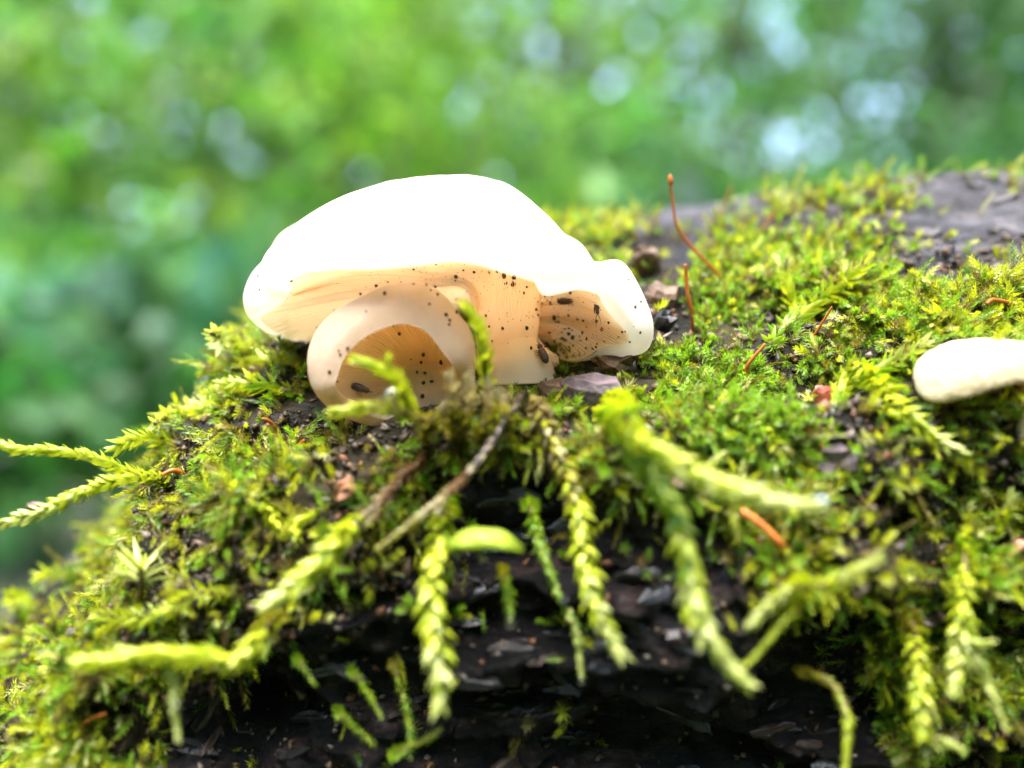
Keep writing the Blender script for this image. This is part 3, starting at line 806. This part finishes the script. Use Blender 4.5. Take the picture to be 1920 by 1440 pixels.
moss_shoot([(1180, 810, 6.1), (1260, 865, 5.95), (1340, 905, 5.9), (1440, 938, 5.85), (1540, 952, 5.8)], 56, ['lime', 'lime', 'lime', 'pale'],
           'lime moss shoot reaching sideways with a whitish wet tip above the orange needle', root=R_(1140, 780), spread=.5)
moss_shoot([(1170, 770, 6.4), (1190, 820, 6.1), (1230, 890, 6.0), (1265, 950, 5.95)], 74, ['lime', 'lime', 'fresh'],
           'stout bushy lime moss shoot at the foot of the grey bark chip', root=R_(1150, 750), spread=.7, kind=1)
moss_shoot([(660, 990, 6.6), (600, 1055, 6.45), (545, 1105, 6.4), (500, 1135, 6.35)], 58, ['fawn', 'lime', 'lime', 'pale'],
           'lime moss shoot slanting down below the rusty brown shoot', root=R_(700, 950), spread=.5)
moss_shoot([(785, 870, 6.95), (740, 910, 6.8), (700, 960, 6.7), (650, 1000, 6.62)], 50, ['brown', 'brown', 'fawn'],
           'rusty brown withered moss shoot beside the dark withered stem', root=R_(800, 855), kind=1, spread=.5)
moss_shoot([(505, 1170, 6.5), (450, 1235, 6.3), (380, 1232, 6.25), (290, 1228, 6.25), (150, 1243, 6.3)], 50, ['olive', 'lime', 'lime', 'lime'],
           'lime moss shoot lying level across the moss above a hanging sprig', root=R_(530, 1150), spread=.55)
moss_shoot([(322, 1238, 6.4), (326, 1290, 6.35), (333, 1385, 6.3)], 26, ['lime', 'fresh', 'pale'],
           'thin moss sprig dangling from under the level lime shoot', root=R_(318, 1225))
moss_shoot([(1500, 1105, 6.35), (1560, 1092, 6.2), (1610, 1070, 6.15), (1650, 1048, 6.1)], 54, ['lime', 'lime', 'pale'],
           'lime moss shoot with a pale point rising over a dark hollow', root=R_(1480, 1095), spread=.55, kind=1)
moss_shoot([(1500, 1095, 6.35), (1460, 1118, 6.2), (1430, 1145, 6.15), (1408, 1172, 6.1)], 52, ['lime', 'lime', 'pale'],
           'lime moss shoot with a drooping point at the edge of a dark hollow', root=R_(1490, 1085), spread=.5, kind=1)
moss_shoot([(1500, 1130, 6.4), (1450, 1190, 6.2), (1402, 1245, 6.1)], 24, ['olive', 'olive', 'lime'],
           'thin olive moss stem crossing the tip of the longest shoot', root=R_(1510, 1110), dens=.7)
moss_shoot([(1812, 1040, 6.75), (1805, 1120, 6.5), (1800, 1200, 6.4), (1788, 1300, 6.3)], 62, ['fresh', 'lime', 'lime', 'pale'],
           'bushy lime moss shoot hanging down with a pale tufted end, sprig at its side', root=R_(1815, 1010), spread=.7, kind=1)
moss_shoot([(1825, 1200, 6.5), (1850, 1280, 6.4), (1882, 1360, 6.35)], 28, ['lime', 'fresh', 'pale'],
           'thin lime moss sprig hanging beside the pale tufted shoot', root=R_(1815, 1170), spread=.5)
moss_shoot([(1790, 1190, 6.45), (1830, 1205, 6.35), (1858, 1205, 6.3)], 26, ['lime', 'pale'],
           'short side sprig with a white tip on the bushy hanging shoot', root=R_(1790, 1175), spread=.5)
moss_shoot([(1710, 1180, 6.7), (1722, 1260, 6.5), (1725, 1340, 6.45), (1732, 1385, 6.4)], 60, ['olive', 'lime', 'lime'],
           'bushy olive to lime moss shoot hanging beside the bare bark', root=R_(1705, 1150), spread=.75, kind=1)
moss_shoot([(1740, 1380, 6.5), (1780, 1395, 6.4), (1800, 1405, 6.35)], 30, ['lime', 'pale'], 'stubby pale moss sprig pointing sideways below the bushy shoots', root=R_(1725, 1365), spread=.6)
moss_shoot([(1510, 1262, 6.75), (1560, 1285, 6.6), (1588, 1350, 6.5), (1583, 1450, 6.45)], 26, ['olive', 'olive', 'lime'],
           'thin olive moss shoot arching down over bare dark bark', root=R_(1490, 1255), spread=.4)
moss_shoot([(1000, 960, 6.9), (1040, 1100, 6.75), (1078, 1175, 6.7), (1090, 1268, 6.66)], 20, ['fresh', 'fresh', 'pale'],
           'fine moss strand with a water bead at its tip between two thick shoots', root=R_(1000, 945), spread=.6)
moss_shoot([(995, 950, 6.85), (1003, 1000, 6.75), (1030, 1075, 6.72)], 26, ['fresh', 'fresh'], 'short leafy green moss sprig right of the rounded leaf', root=R_(990, 930), spread=.8, kind=2)
moss_shoot([(560, 1240, 6.7), (580, 1270, 6.62), (590, 1285, 6.6)], 16, ['fresh', 'fresh'], 'short green moss sprig on bare bark below the slanting shoot', root=R_(550, 1225), spread=.85, kind=2, dens=.55)
moss_shoot([(665, 1265, 6.8), (690, 1300, 6.7), (715, 1345, 6.66)], 17, ['fresh', 'fresh'], 'small green moss sprig hanging over bark left of the straight shoot', root=R_(655, 1250), spread=.85, kind=2, dens=.55)
moss_shoot([(740, 1255, 6.85), (765, 1340, 6.72), (770, 1420, 6.68)], 16, ['olive', 'fresh'], 'thin dark green moss strand hanging just below the straight thick shoot', root=R_(735, 1240), spread=.85, kind=2, dens=.55)
moss_shoot([(640, 1340, 6.8), (670, 1370, 6.7), (700, 1395, 6.66)], 17, ['fresh', 'fresh'], 'small bright moss sprig low on the dark bark', root=R_(630, 1325), spread=.85, kind=2, dens=.55)
moss_shoot([(745, 1410, 6.72), (790, 1390, 6.66), (825, 1370, 6.62)], 20, ['fresh', 'fresh'], 'moss sprig rising sideways low on the dark bark', root=R_(735, 1420), spread=.85, kind=2, dens=.55)
# the two shoots reaching out into the air at the left
moss_shoot([(300, 905, 7.75), (230, 880, 7.6), (170, 857, 7.55), (100, 845, 7.5), (30, 842, 7.45), (-30, 818, 7.45)], 30, ['lime', 'lime', 'lime'],
           'slender moss shoot reaching out level into the open air from the log', root=log_near(P(330, 915, 8.0)), spread=.42)
moss_shoot([(300, 895, 7.7), (230, 898, 7.5), (150, 925, 7.42), (80, 958, 7.36), (-15, 988, 7.3)], 34, ['lime', 'lime', 'pale'],
           'moss shoot drooping out into the open air with a purplish bud on it', root=log_near(P(320, 920, 7.9)), spread=.5)
# upright shoots in front of the caps
moss_shoot([(908, 690, 6.95), (905, 640, 6.85), (893, 605, 6.82), (872, 572, 6.8)], 36, ['olive', 'lime', 'lime'],
           'upright lime moss tip standing in front of the stipe', root=R_(915, 760), spread=.5)
moss_shoot([(762, 748, 6.75), (748, 715, 6.62), (720, 695, 6.6), (668, 674, 6.58)], 38, ['lime', 'lime', 'lime'],
           'lime moss tip bent sideways in front of the small arched cap', root=R_(780, 790), spread=.45)
moss_shoot([(715, 700, 6.62), (722, 685, 6.62), (728, 668, 6.6)], 20, ['lime', 'lime'], 'tiny side tip of the bent lime moss shoot', root=P(735, 708, 6.61), spread=.45)
moss_shoot([(800, 790, 6.8), (740, 770, 6.7), (680, 765, 6.7), (620, 775, 6.75)], 46, ['olive', 'olive', 'lime'], 'olive moss shoot lying along the foot of the small arched cap', root=R_(830, 800), spread=.6, kind=1)
for i, (a, b) in enumerate([((840, 700), (850, 790)), ((880, 705), (870, 800)), ((915, 715), (905, 810)), ((860, 730), (800, 800)), ((935, 730), (950, 800))]):
    moss_shoot([(b[0], b[1], 6.85), ((a[0]+b[0])/2+8, (a[1]+b[1])/2, 6.8), (a[0], a[1], 6.85)], 44, ['olive', 'olive', 'fawn'],
               'olive brown moss shoot in the mound before the stipe', root=R_(b[0], b[1]+30), spread=.7, kind=1, group='mound of olive moss before the stipe')
# larger fronds among the carpet
FR = [((1450, 640), (1530, 570), (1625, 495), 44, 'wide lime moss frond lying up the slope towards bare grey bark', .8),
      ((1490, 600), (1478, 545), (1455, 488), 34, 'short lime moss frond standing beside the wide frond', .7),
      ((1550, 740), (1640, 700), (1740, 640), 44, 'lime moss frond lying just above the cream mushroom', .7),
      ((1625, 690), (1660, 740), (1720, 790), 52, 'dense lime moss frond brushing the cream mushroom cap edge', .75),
      ((1640, 760), (1720, 800), (1800, 850), 44, 'curled lime moss frond below the cream mushroom cap', .6),
      ((1560, 800), (1580, 720), (1600, 680), 36, 'upright lime moss frond between the two white mushrooms', .6),
      ((1400, 780), (1450, 830), (1455, 900), 34, 'small yellow green moss frond above the orange needle', .7),
      ((560, 740), (480, 720), (400, 735), 46, 'feathery lime moss frond just left of the small arched cap', .7),
      ((520, 690), (450, 650), (395, 625), 44, 'feathery lime moss frond below the folded lobe of the big cap', .75),
      ((420, 770), (350, 770), (290, 795), 40, 'lime moss frond at the rim of the log before the grey bark', .75),
      ((330, 830), (270, 820), (215, 840), 40, 'lime moss frond just above the level airborne shoot', .75),
      ((480, 900), (500, 950), (520, 985), 40, 'pointed lime moss tuft on the slope left of the rusty shoot', .6),
      ((600, 960), (560, 980), (555, 1010), 34, 'pointed green moss tuft just above the slanting shoot', .6),
      ((150, 1080), (100, 1075), (70, 1085), 34, 'bristly moss tuft on the outer edge of the log', .9),
      ((60, 1160), (40, 1130), (20, 1120), 34, 'bristly yellow green moss tuft low on the log edge', .9),
      ((430, 1120), (380, 1110), (330, 1130), 40, 'lime moss frond right of the star shaped moss plant', .8),
      ((330, 1140), (260, 1160), (180, 1150), 40, 'lime moss frond just below the star shaped moss plant', .8),
      ((1850, 640), (1800, 600), (1740, 590), 36, 'lime moss frond behind the cream mushroom cap', .7),
      ((1860, 1010), (1880, 960), (1900, 930), 36, 'fresh green moss frond right of the bushy hanging shoots', .8)]
for a, b, c, w, lab, sp in FR:
    q = [on_log(*x) for x in (a, b, c)]
    if any(z[0] is None for z in q[:1]): continue
    base = q[0][0]; nn = q[0][1]
    d0 = base[1]
    path = [(a[0], a[1], d0-.05)]
    for (z, nrm_), xy, lift in zip(q[1:], (b, c), (.14, .2)):
        dd = z[1] if z is not None else d0
        path.append((xy[0], xy[1], min(max(dd, d0-.6), d0+.6)-lift))
    moss_shoot(path, w, random.choice([['lime', 'lime', 'lime'], ['fresh', 'lime', 'lime'], ['lime', 'lime', 'pale']]), lab, kind=2, spread=sp, root=base, dens=1.1)

# star shaped plant at the left
def star_moss():
    o = R_(262, 1130); t = thing('star_moss', o, 'star shaped moss plant with narrow spreading leaves on an upright stem', 'moss')
    tip = P(265, 1058, o[1]-.25)
    v, f = tube(catmull(np.array([o, (o+tip)/2+[.03, -.05, 0], tip]), 10), np.linspace(.03, .022, 10), 6); mesh_obj('stem', v, f, M_stem, t, o)
    me = leaf_mesh('leaf', .075, .03); me.materials.append(SHM['pale'])
    for i in range(18):
        az = i*2.39996; up = .15+.75*(i/18.0); c = o+(tip-o)*(.55+.45*i/18)
        d = norm(np.array([math.cos(az), math.sin(az)*.9, up])); z = norm(np.array([0, 0, 1.0])-d*d[2]); x = np.cross(d, z); l = random.uniform(.26, .36)
        ob = bpy.data.objects.new('leaf', me); COL.objects.link(ob); ob.parent = t; b = (c-o)*S
        ob.matrix_local = Matrix(((x[0]*l, d[0]*l, z[0]*l, b[0]), (x[1]*l, d[1]*l, z[1]*l, b[1]), (x[2]*l, d[2]*l, z[2]*l, b[2]), (0, 0, 0, 1)))
star_moss()

# rounded leaf and water beads
M_round = plain('round_leaf', (.24, .33, .02), .45, .4, .6, 420, tr=.4, bmp=.5)
def round_leaf():
    o = P(862, 1020, 6.55)
    V = []; nu, nv = 22, 14
    for i in range(nu):
        s = i/(nu-1)
        for j in range(nv):
            q = j/(nv-1)*2-1
            x = 838+s*144; h = math.sin(math.pi*min(1, .04+s*.93)**.9)**.75
            py = 1030 - h*46*(1-q*q*.75)*(1-.1*s) + 8*abs(q)
            V.append(P(x, py+6*noise.noise(Vector((s*3, q*1.5, 4.4))), 6.5+q*.16*h-.05+.03*noise.noise(Vector((s*4, q*2, 1)))))
    c = mesh_obj('moss_leaf', V, grid_faces(nu, nv), M_round, origin=o)
    c.modifiers.new('thickness', 'SOLIDIFY').thickness = .00025
    tag(c, 'rounded glossy lime leaf beside the straight hanging moss shoot', 'leaf')
round_leaf()
m, nt, b = mat('water'); b.inputs['Transmission Weight'].default_value = 1.0; b.inputs['IOR'].default_value = 1.33
b.inputs['Roughness'].default_value = 0.0; b.inputs['Base Color'].default_value = (1, 1, 1, 1); M_water = m
for px, py, d, r, lab in [(735, 742, 6.55, .055, 'clear water bead on the bent lime moss tip'),
                          (905, 1046, 6.42, .03, 'tiny water bead under the rounded lime leaf'),
                          (957, 1168, 6.55, .045, 'hanging water bead on a short moss sprig over dark bark'),
                          (1090, 1276, 6.62, .03, 'tiny water bead at the tip of the fine moss strand'),
                          (1540, 950, 5.75, .06, 'water bead on the whitish tip of the sideways shoot'),
                          (825, 1190, 6.2, .05, 'elongated water film bead half way down the straight shoot'),
                          (333, 1320, 6.25, .035, 'water bead on the thin dangling sprig')]:
    c = P(px, py, d); v, f = blob((0, 0, 0), (r, r, r*1.2), 12, 0.0)
    tag(mesh_obj('water_drop', v+c, f, M_water, origin=c), lab, 'water drop', 'water beads on the moss')
moss_shoot([(945, 1080, 6.75), (955, 1130, 6.62), (957, 1160, 6.58)], 22, ['olive', 'fresh'], 'short moss sprig under the rounded leaf ending in a water bead', root=R_(940, 1060), spread=.7)

# twigs, needles, stalks, chips
def stick(name, path, rad, mt, label, cat, root=None, n=7, group=None):
    pts = [P(*q) for q in path]
    if root is not None: pts = [root]+pts
    c = catmull(np.array(pts), 26)
    c = c+np.array([[noise.noise(Vector(q)*3)*.02 for _ in range(3)] for q in c])*(1 if rad > .02 else .3)
    v, f = tube(c, np.interp(np.linspace(0, 1, 26), [0, .5, 1], [rad, rad*.9, rad*.7]), n)
    return tag(mesh_obj(name, v, f, mt, origin=c[0]), label, cat, group)
M_twig = plain('dead_stem', (.075, .055, .045), .5, .6, .7, 700, bmp=.6)
moss_shoot([(972, 752, 6.95), (925, 826, 6.78), (868, 900, 6.66), (795, 962, 6.56), (712, 1028, 6.5)], 44, ['umber', 'umber', 'umber', 'fawn', 'olive'],
           'dark umber withered moss stem slanting down from the ledge below the mushroom', root=R_(985, 740), kind=1, spread=.16, dens=.8)
moss_shoot([(862, 905, 6.6), (835, 930, 6.52), (822, 960, 6.48)], 22, ['brown', 'fawn'], 'short brown moss spur on the dark withered stem', root=P(880, 882, 6.68), spread=.7)
M_seta = plain('seta', (.42, .12, .015), .4, .5, .3, 500, tr=.2)
M_needle = plain('needle', (.55, .16, .04), .4, .5, .3, 700)
def stalk(path, w, label, tipcap=True, deep=None):
    base, n = on_log(*path[0])
    if base is None: base = log_near(P(*path[0], 8.5))
    d0 = base[1]; k = len(path)
    pts = [base-np.array([0, 0, .03])]+[P(q[0], q[1], d0-.12-.05*i) for i, q in enumerate(path[1:])]
    t = thing('moss_stalk', base, label, 'moss stalk')
    c = catmull(np.array(pts), 28); r = w/F*d0/2
    v, f = tube(c, np.linspace(r*1.15, r*.75, 28), 7); mesh_obj('stalk', v, f, M_seta, t, base)
    if tipcap:
        tg = norm(c[-1]-c[-3]); cp = np.array([c[-1]+tg*x for x in np.linspace(-.02, .10, 9)])
        v, f = tube(cp, np.array([.6, 1.1, 1.6, 1.8, 1.8, 1.6, 1.3, .9, .3])*r, 8); mesh_obj('capsule', v, f, M_seta, t, base)
stalk([(1362, 526), (1330, 498), (1290, 455), (1268, 420), (1262, 380), (1258, 345)], 6, 'tall curved orange moss stalk rising above the log beside the big cap')
stalk([(1300, 618), (1297, 585), (1288, 545), (1285, 495)], 8, 'short orange moss stalk right of the big cap lobe', False)
stalk([(1350, 408), (1358, 385), (1372, 350)], 4, 'thin orange stalk near the top edge of the log', False)
stalk([(1415, 452), (1432, 425), (1455, 400)], 5, 'thin leaning orange stalk near the top of the mossy slope', False)
stalk([(1397, 712), (1402, 685), (1435, 645)], 7, 'leaning orange stalk in fresh moss between the mushrooms', False)
stalk([(1478, 468), (1478, 450), (1480, 435)], 4, 'tiny orange stalk beside the short lime frond', False)
stalk([(1515, 640), (1545, 600), (1560, 575)], 5, 'short orange stalk at the root of the wide frond', False)
stalk([(1920, 580), (1895, 570), (1862, 562), (1850, 570)], 9, 'bright orange red stalk lying behind the cream mushroom', False)
stalk([(520, 800), (505, 790), (492, 785)], 7, 'short orange stalk in the moss below the small arched cap', False)
stalk([(345, 885), (325, 882), (300, 893)], 10, 'orange stalk scrap lying near the airborne moss shoots', False)
stalk([(140, 1385), (160, 1355), (198, 1338)], 6, 'pale orange stalk low in the moss by the log edge', False)
stalk([(530, 848), (555, 838), (570, 825)], 6, 'orange stalk scrap on dark soil left of the brown shoots', False)
p_, n_ = on_log(1465, 1025)
c0 = R_(1468, 1030); c1 = P(1390, 958, c0[1]-.32)
v, f = tube(catmull(np.array([c0, c0+(c1-c0)*.25+[.0, -.22, .0], c0+(c1-c0)*.7+[0, -.12, .02], c1]), 16), np.linspace(.036, .03, 16), 8)
tag(mesh_obj('orange_needle', v, f, M_needle, origin=c0), 'thick orange dead needle lying on bare bark below the sideways shoot', 'needle')
c0, c1 = R_(1500, 795), P(1545, 845, R_(1545, 845)[1]-.06)
v, f = tube(catmull(np.array([c0, (c0+c1)/2+[0, -.04, .02], c1]), 12), np.linspace(.022, .016, 12), 6)
tag(mesh_obj('orange_needle', v, f, M_needle, origin=c0), 'thin orange dead needle in moss near the reddish scrap', 'needle')
c0, c1 = P(930, 680, 7.6), P(1020, 706, 7.4)
c0 = R_(930, 700)+[0, -.04, .06]; c1 = R_(1020, 712)+[0, -.05, .03]
v, f = tube(catmull(np.array([c0, (c0+c1)/2+[0, -.02, .03], c1]), 12), np.linspace(.02, .03, 12), 6)
tag(mesh_obj('orange_needle', v, f, plain('needle_dark', (.25, .07, .03), .5, .4), origin=c0), 'dull reddish needle lying against the foot of the stipe', 'needle')

M_chip = plain('bark_chip', (.10, .075, .085), .65, .4, .6, 500, bmp=.9)
M_chipb = plain('litter_brown', (.10, .06, .035), .65, .4, .6, 500, bmp=.9)
M_red = plain('red_scrap', (.22, .05, .025), .35, .6, .4, 600)
def chip(name, px, py, L, W, T, ang, mt, label, cat, seed, lift=.0, group=None):
    p, n = on_log(px, py)
    if p is None: return
    p = p+n*lift
    v, f = flake_mesh(L, W, T, seed)
    xa = np.array([math.cos(ang), 0, math.sin(ang)]); xa = norm(xa-n*np.dot(n, xa)); ya = np.cross(n, xa)
    w = v[:, :1]*xa+v[:, 1:2]*ya+v[:, 2:]*n+p
    for q in w: q += np.array(n)*noise.fractal(Vector(q)*4, .8, 2, 3)*.05*min(1, L)
    tag(mesh_obj(name, w, f, mt, origin=p, smooth=False), label, cat, group)
chip('bark_chip', 1105, 752, .60, .40, .10, -.1, M_chip, 'purplish grey bark chip on the ledge below the right half of the cap', 'bark chip', 3, .12)
chip('bark_chip', 1045, 745, .4, .26, .10, .3, M_chipb, 'brown bark chip wedged between the stipe foot and the grey chip', 'bark chip', 5, .08)
chip('bark_chip', 1565, 860, .42, .30, .09, .1, M_chip, 'grey lilac bark chip showing through thin moss left of the tufted slope', 'bark chip', 8, .05)
chip('bark_chip', 1215, 500, .34, .28, .14, 0, M_chipb, 'dark crumb of bark behind the right lobe of the cap', 'bark chip', 11, .1)
chip('bark_chip', 1240, 570, .36, .30, .12, .8, M_chipb, 'brown crumb of bark against the right lobe of the cap', 'bark chip', 13, .06)
chip('bark_chip', 1235, 610, .24, .20, .10, .3, M_flake, 'blackish crumb of bark at the right lobe of the cap near green moss', 'bark chip', 14, .06)
chip('bark_chip', 1150, 690, .36, .22, .1, 0, M_chipb, 'dark brown earthy crumb under the lower edge of the gills', 'bark chip', 17, .06)
chip('red_scrap', 1550, 752, .24, .12, .07, -.1, M_red, 'shiny reddish brown scrap in a dark gap of the moss', 'plant scrap', 19, .07)
chip('bark_chip', 650, 918, .26, .17, .08, .5, plain('chip_rust', (.24, .11, .06), .6, .4, .5, 500), 'rusty brown bark scrap beside the rusty moss shoot', 'bark chip', 21, .06)
chip('red_scrap', 1420, 1022, .10, .12, .05, 1, M_red, 'tiny red scrap just below the thick orange needle', 'plant scrap', 22, .04)
chip('bud_scale', 1615, 1105, .2, .14, .08, 1.2, plain('bud_scale', (.17, .13, .10), .6, .4), 'pale dead bud scale hanging by the lime shoot over the hollow', 'plant scrap', 23, .15)
chip('bud_scale', 1880, 1048, .12, .10, .05, 1.2, plain('bud_pink', (.5, .26, .18), .5, .4), 'pinkish seed scale caught in green moss by the hanging shoots', 'plant scrap', 24, .2)
stick('root_loop', [(1745, 640, 8.75), (1775, 612, 8.7), (1808, 605, 8.7), (1835, 632, 8.75)], .035, plain('root', (.22, .17, .14), .6, .4, .5, 600), 'grey brown root loop arching just behind the cream mushroom', 'root', root=R_(1725, 650))
stick('dead_twig', [(1835, 835, 8.0), (1855, 800, 7.95), (1880, 792, 7.95), (1898, 808, 7.95)], .02, plain('twiglet', (.16, .10, .07), .6, .4, .5, 600), 'thin crooked brown twig below the cream mushroom', 'twig', root=R_(1822, 842))
stick('dead_twig', [(1560, 505, 9.0), (1583, 480, 8.9), (1588, 455, 8.85)], .03, M_twig, 'short dark curled twig standing behind the wide lime frond', 'twig', root=R_(1550, 515))
bd, bdf = blob((0, 0, 0), (.085, .04, .036), 10, .3, 2)
c = P(66, 948, 7.36)
tag(mesh_obj('bud', bd+c, bdf, plain('bud', (.10, .045, .045), .35, .5, .4, 500), origin=c), 'purplish bud caught on the drooping airborne moss shoot', 'bud')

# ------------------------------------------------------------------ the wood behind (metres from here, built in cm)
M_fol = leaf_material('foliage', .5, .5, .4, (1.1, 1.2, .6))
M_trunk = plain('tree_bark', (.05, .042, .03), .85, .3, .5, 12, bmp=.8)
def leaves(centers, dirs, size, cols, aspect=.5):
    n = len(centers); d = norm(dirs); r = norm(np.cross(d, rng.normal(0, 1, (n, 3)))); sz = size[:, None]
    up = np.cross(r, d)
    V = np.stack([centers, centers+d*sz*.5+r*sz*aspect*.5+up*sz*.08, centers+d*sz-up*sz*.1, centers+d*sz*.5-r*sz*aspect*.5+up*sz*.08], 1).reshape(-1, 3)
    i = np.arange(n)*4
    return V, np.concatenate([np.stack([i, i+1, i+2], 1), np.stack([i, i+2, i+3], 1)]), np.repeat(cols, 4, 0)
def foliage_cols(n, base, var=.3):
    c = np.array(base)[None, :]*rng.uniform(1-var, 1+var, (n, 1)); c[:, 0] *= rng.uniform(.7, 1.4, n); return c
def plant(name, x, y, h, spread, nl, lsize, col, label, group, cat, trunk_r=1.0, low=.15, clumps=14, aspect=.5, part='crown'):
    o = np.array([x, y, 0.0]); t = thing(name, o, label, cat, group)
    parts = []; ctr = []
    top = o+[random.gauss(0, spread*.15), random.gauss(0, spread*.15), h*.92]
    main = catmull(np.array([o-[0, 0, 6], o+(top-o)*.4+rng.normal(0, spread*.05, 3)*[1, 1, 0], top]), 12)
    parts.append(tube(main, np.linspace(trunk_r, trunk_r*.25, 12), 7))
    for k in range(clumps):
        zz = h*(low+(1-low)*(k+.5)/clumps)
        a = k*2.4+random.random(); rr = spread*math.sqrt(random.uniform(.08, 1))*(1.0-.45*max(0, zz/h-.55)/.45)
        c = np.array([x+math.cos(a)*rr, y+math.sin(a)*rr, zz]); ctr.append(c)
        b = main[min(11, int(zz/h*9))]
        parts.append(tube(catmull(np.array([b, (b+c)/2+[0, 0, -h*.03], c]), 6), np.linspace(trunk_r*.35, trunk_r*.1, 6), 5))
    v, f = join(parts); mesh_obj('trunk' if part == 'crown' else 'stem', v, f, M_trunk, t, o)
    ctr = np.array(ctr); idx = rng.integers(0, len(ctr), nl)
    cs = spread*.36+h*.035
    p = ctr[idx]+rng.normal(0, 1, (nl, 3))*np.array([cs, cs, cs*.7])*.62
    p[:, 2] = np.maximum(p[:, 2], lsize*.3)
    d = rng.normal(0, 1, (nl, 3))+np.array([0, 0, -.25])
    cl = foliage_cols(nl, col)*(1+.5*np.sin(idx*1.7))[:, None]
    v, f, cl = leaves(p, d, rng.uniform(.7, 1.3, nl)*lsize, cl, aspect)
    mesh_obj(part, v, f, M_fol, t, o, cols=cl, smooth=False)
LIME, MID, DARK, TEAL = (.13, .28, .035), (.07, .20, .045), (.03, .11, .025), (.055, .15, .085)
g1 = 'low plants on the forest floor behind the log'
herbs = [(-62, 92, 26), (-30, 105, 30), (-95, 118, 36), (-58, 140, 34), (-10, 135, 34), (22, 125, 34), (-120, 165, 50), (-84, 185, 48), (-38, 180, 46), (8, 185, 46), (60, 170, 50), (100, 190, 56), (40, 150, 40), (-44, 62, 15), (-58, 80, 20), (-80, 96, 24), (-33, 78, 17), (-72, 128, 30)]
for x, y, h in herbs:
    plant('forest_herb', x, y, h, h*.55, 80 if h > 26 else 150, 11 if h > 26 else 4.5, DARK if h < 21 else (TEAL if y < 150 else MID), 'low dark green broad-leaved plant blurred on the forest floor behind the log', g1, 'plant', .35, .2, 9, .6, 'foliage')
g2 = 'leafy shrubs behind the log'
shr = [(-200, 300, 190, LIME), (-120, 330, 200, MID), (-45, 310, 170, LIME), (40, 320, 170, MID), (110, 300, 160, DARK), (190, 310, 170, DARK), (-260, 400, 250, MID), (-160, 430, 260, LIME), (-70, 440, 250, LIME), (30, 450, 235, LIME), (130, 430, 210, MID), (240, 420, 220, DARK), (300, 470, 210, DARK), (-330, 170, 190, MID), (-430, 330, 240, MID), (-240, 90, 120, MID), (-360, 20, 170, MID), (330, 200, 180, MID), (420, 330, 220, MID)]
for x, y, h, c in shr:
    if x > 20: h *= .72 if x < 100 else .58
    lab = {LIME: 'light yellow green shrub blurred in the wood behind the log', MID: 'mid green shrub blurred in the wood behind the log', DARK: 'dark green shrub blurred in the wood behind the log'}[c]
    plant('shrub', x, y, h, h*.34 if x < 100 else h*.5, 900, 11, c, lab, g2, 'shrub', 1.6, .08, 22)
g3 = 'trees standing far behind the log'
trees = [(-520, 800, 620, LIME), (-330, 860, 680, MID), (-150, 820, 600, LIME), (40, 900, 640, LIME), (230, 860, 560, MID), (430, 820, 560, DARK), (600, 900, 640, DARK), (-620, 1000, 800, MID), (120, 1150, 760, MID), (480, 1200, 760, MID)]
for x, y, h, c in trees:
    lab = {LIME: 'light green tree blurred far behind the log', MID: 'mid green tree blurred far behind the log', DARK: 'dark green tree blurred far behind the log, sky showing through'}[c]
    plant('tree', x, y, h, h*.30, 1000 if x > 180 else (1300 if x > 0 else 2000), 21, c, lab, g3, 'tree', 9, .12, 34)
def far_wood():
    n = 24000
    a = np.concatenate([rng.uniform(-math.pi, math.pi, n), rng.uniform(-.15, .75, 16000)]); n = len(a)
    near = a*0; near[24000:] = 1
    R = 1900+rng.uniform(-150, 400, n); R = np.where(near > 0, 1850+rng.uniform(-60, 60, n), R)
    x = np.sin(a)*R; y = np.cos(a)*R
    open_ = (a > -.1) & (a < .47)                                   # a clumped edge of wood with gaps onto the sky
    z = rng.uniform(0, 1, n)**.85*(1250+200*np.sin(a*6)+110*np.sin(a*17+1))
    gap = np.array([noise.noise(Vector((p*.012, 21.3, q*.012))) for p, q in zip(x, z)])
    keep = ~open_ | (gap > -.22+.22*np.clip((250-z)/250, -.15, 1)*-1) & ~((near == 0) & (z > 250))
    x, y, z, near = x[keep], y[keep], z[keep], near[keep]; n = len(x)
    v, f, c = leaves(np.stack([x, y, z], 1), rng.normal(0, 1, (n, 3)), np.where(near > 0, rng.uniform(28, 50, n), rng.uniform(40, 90, n)), foliage_cols(n, (.06, .17, .04)), .7)
    tag(mesh_obj('far_wood', v, f, M_fol, origin=(0, 1900, 0), cols=c, smooth=False), 'far-off green wood closing the view behind the trees', 'wood', kind='stuff')
far_wood()
# the wood goes on unseen behind the photographer, shrubs added to block low sky light
for i, (x, y, h) in enumerate([(-300, -140, 230), (-150, -270, 260), (30, -280, 250), (190, -260, 250), (330, -60, 260), (-380, 40, 260), (-40, -460, 360), (220, -470, 380), (-330, -420, 330)]):
    plant('shrub', x, y, h, h*.36, 1300, 20, MID, 'tall green unseen shrub added opposite the mossy side of the log to block sky light', 'unseen shrubs added to keep sky light off the mossy side of the log', 'shrub', 3, .05, 26)
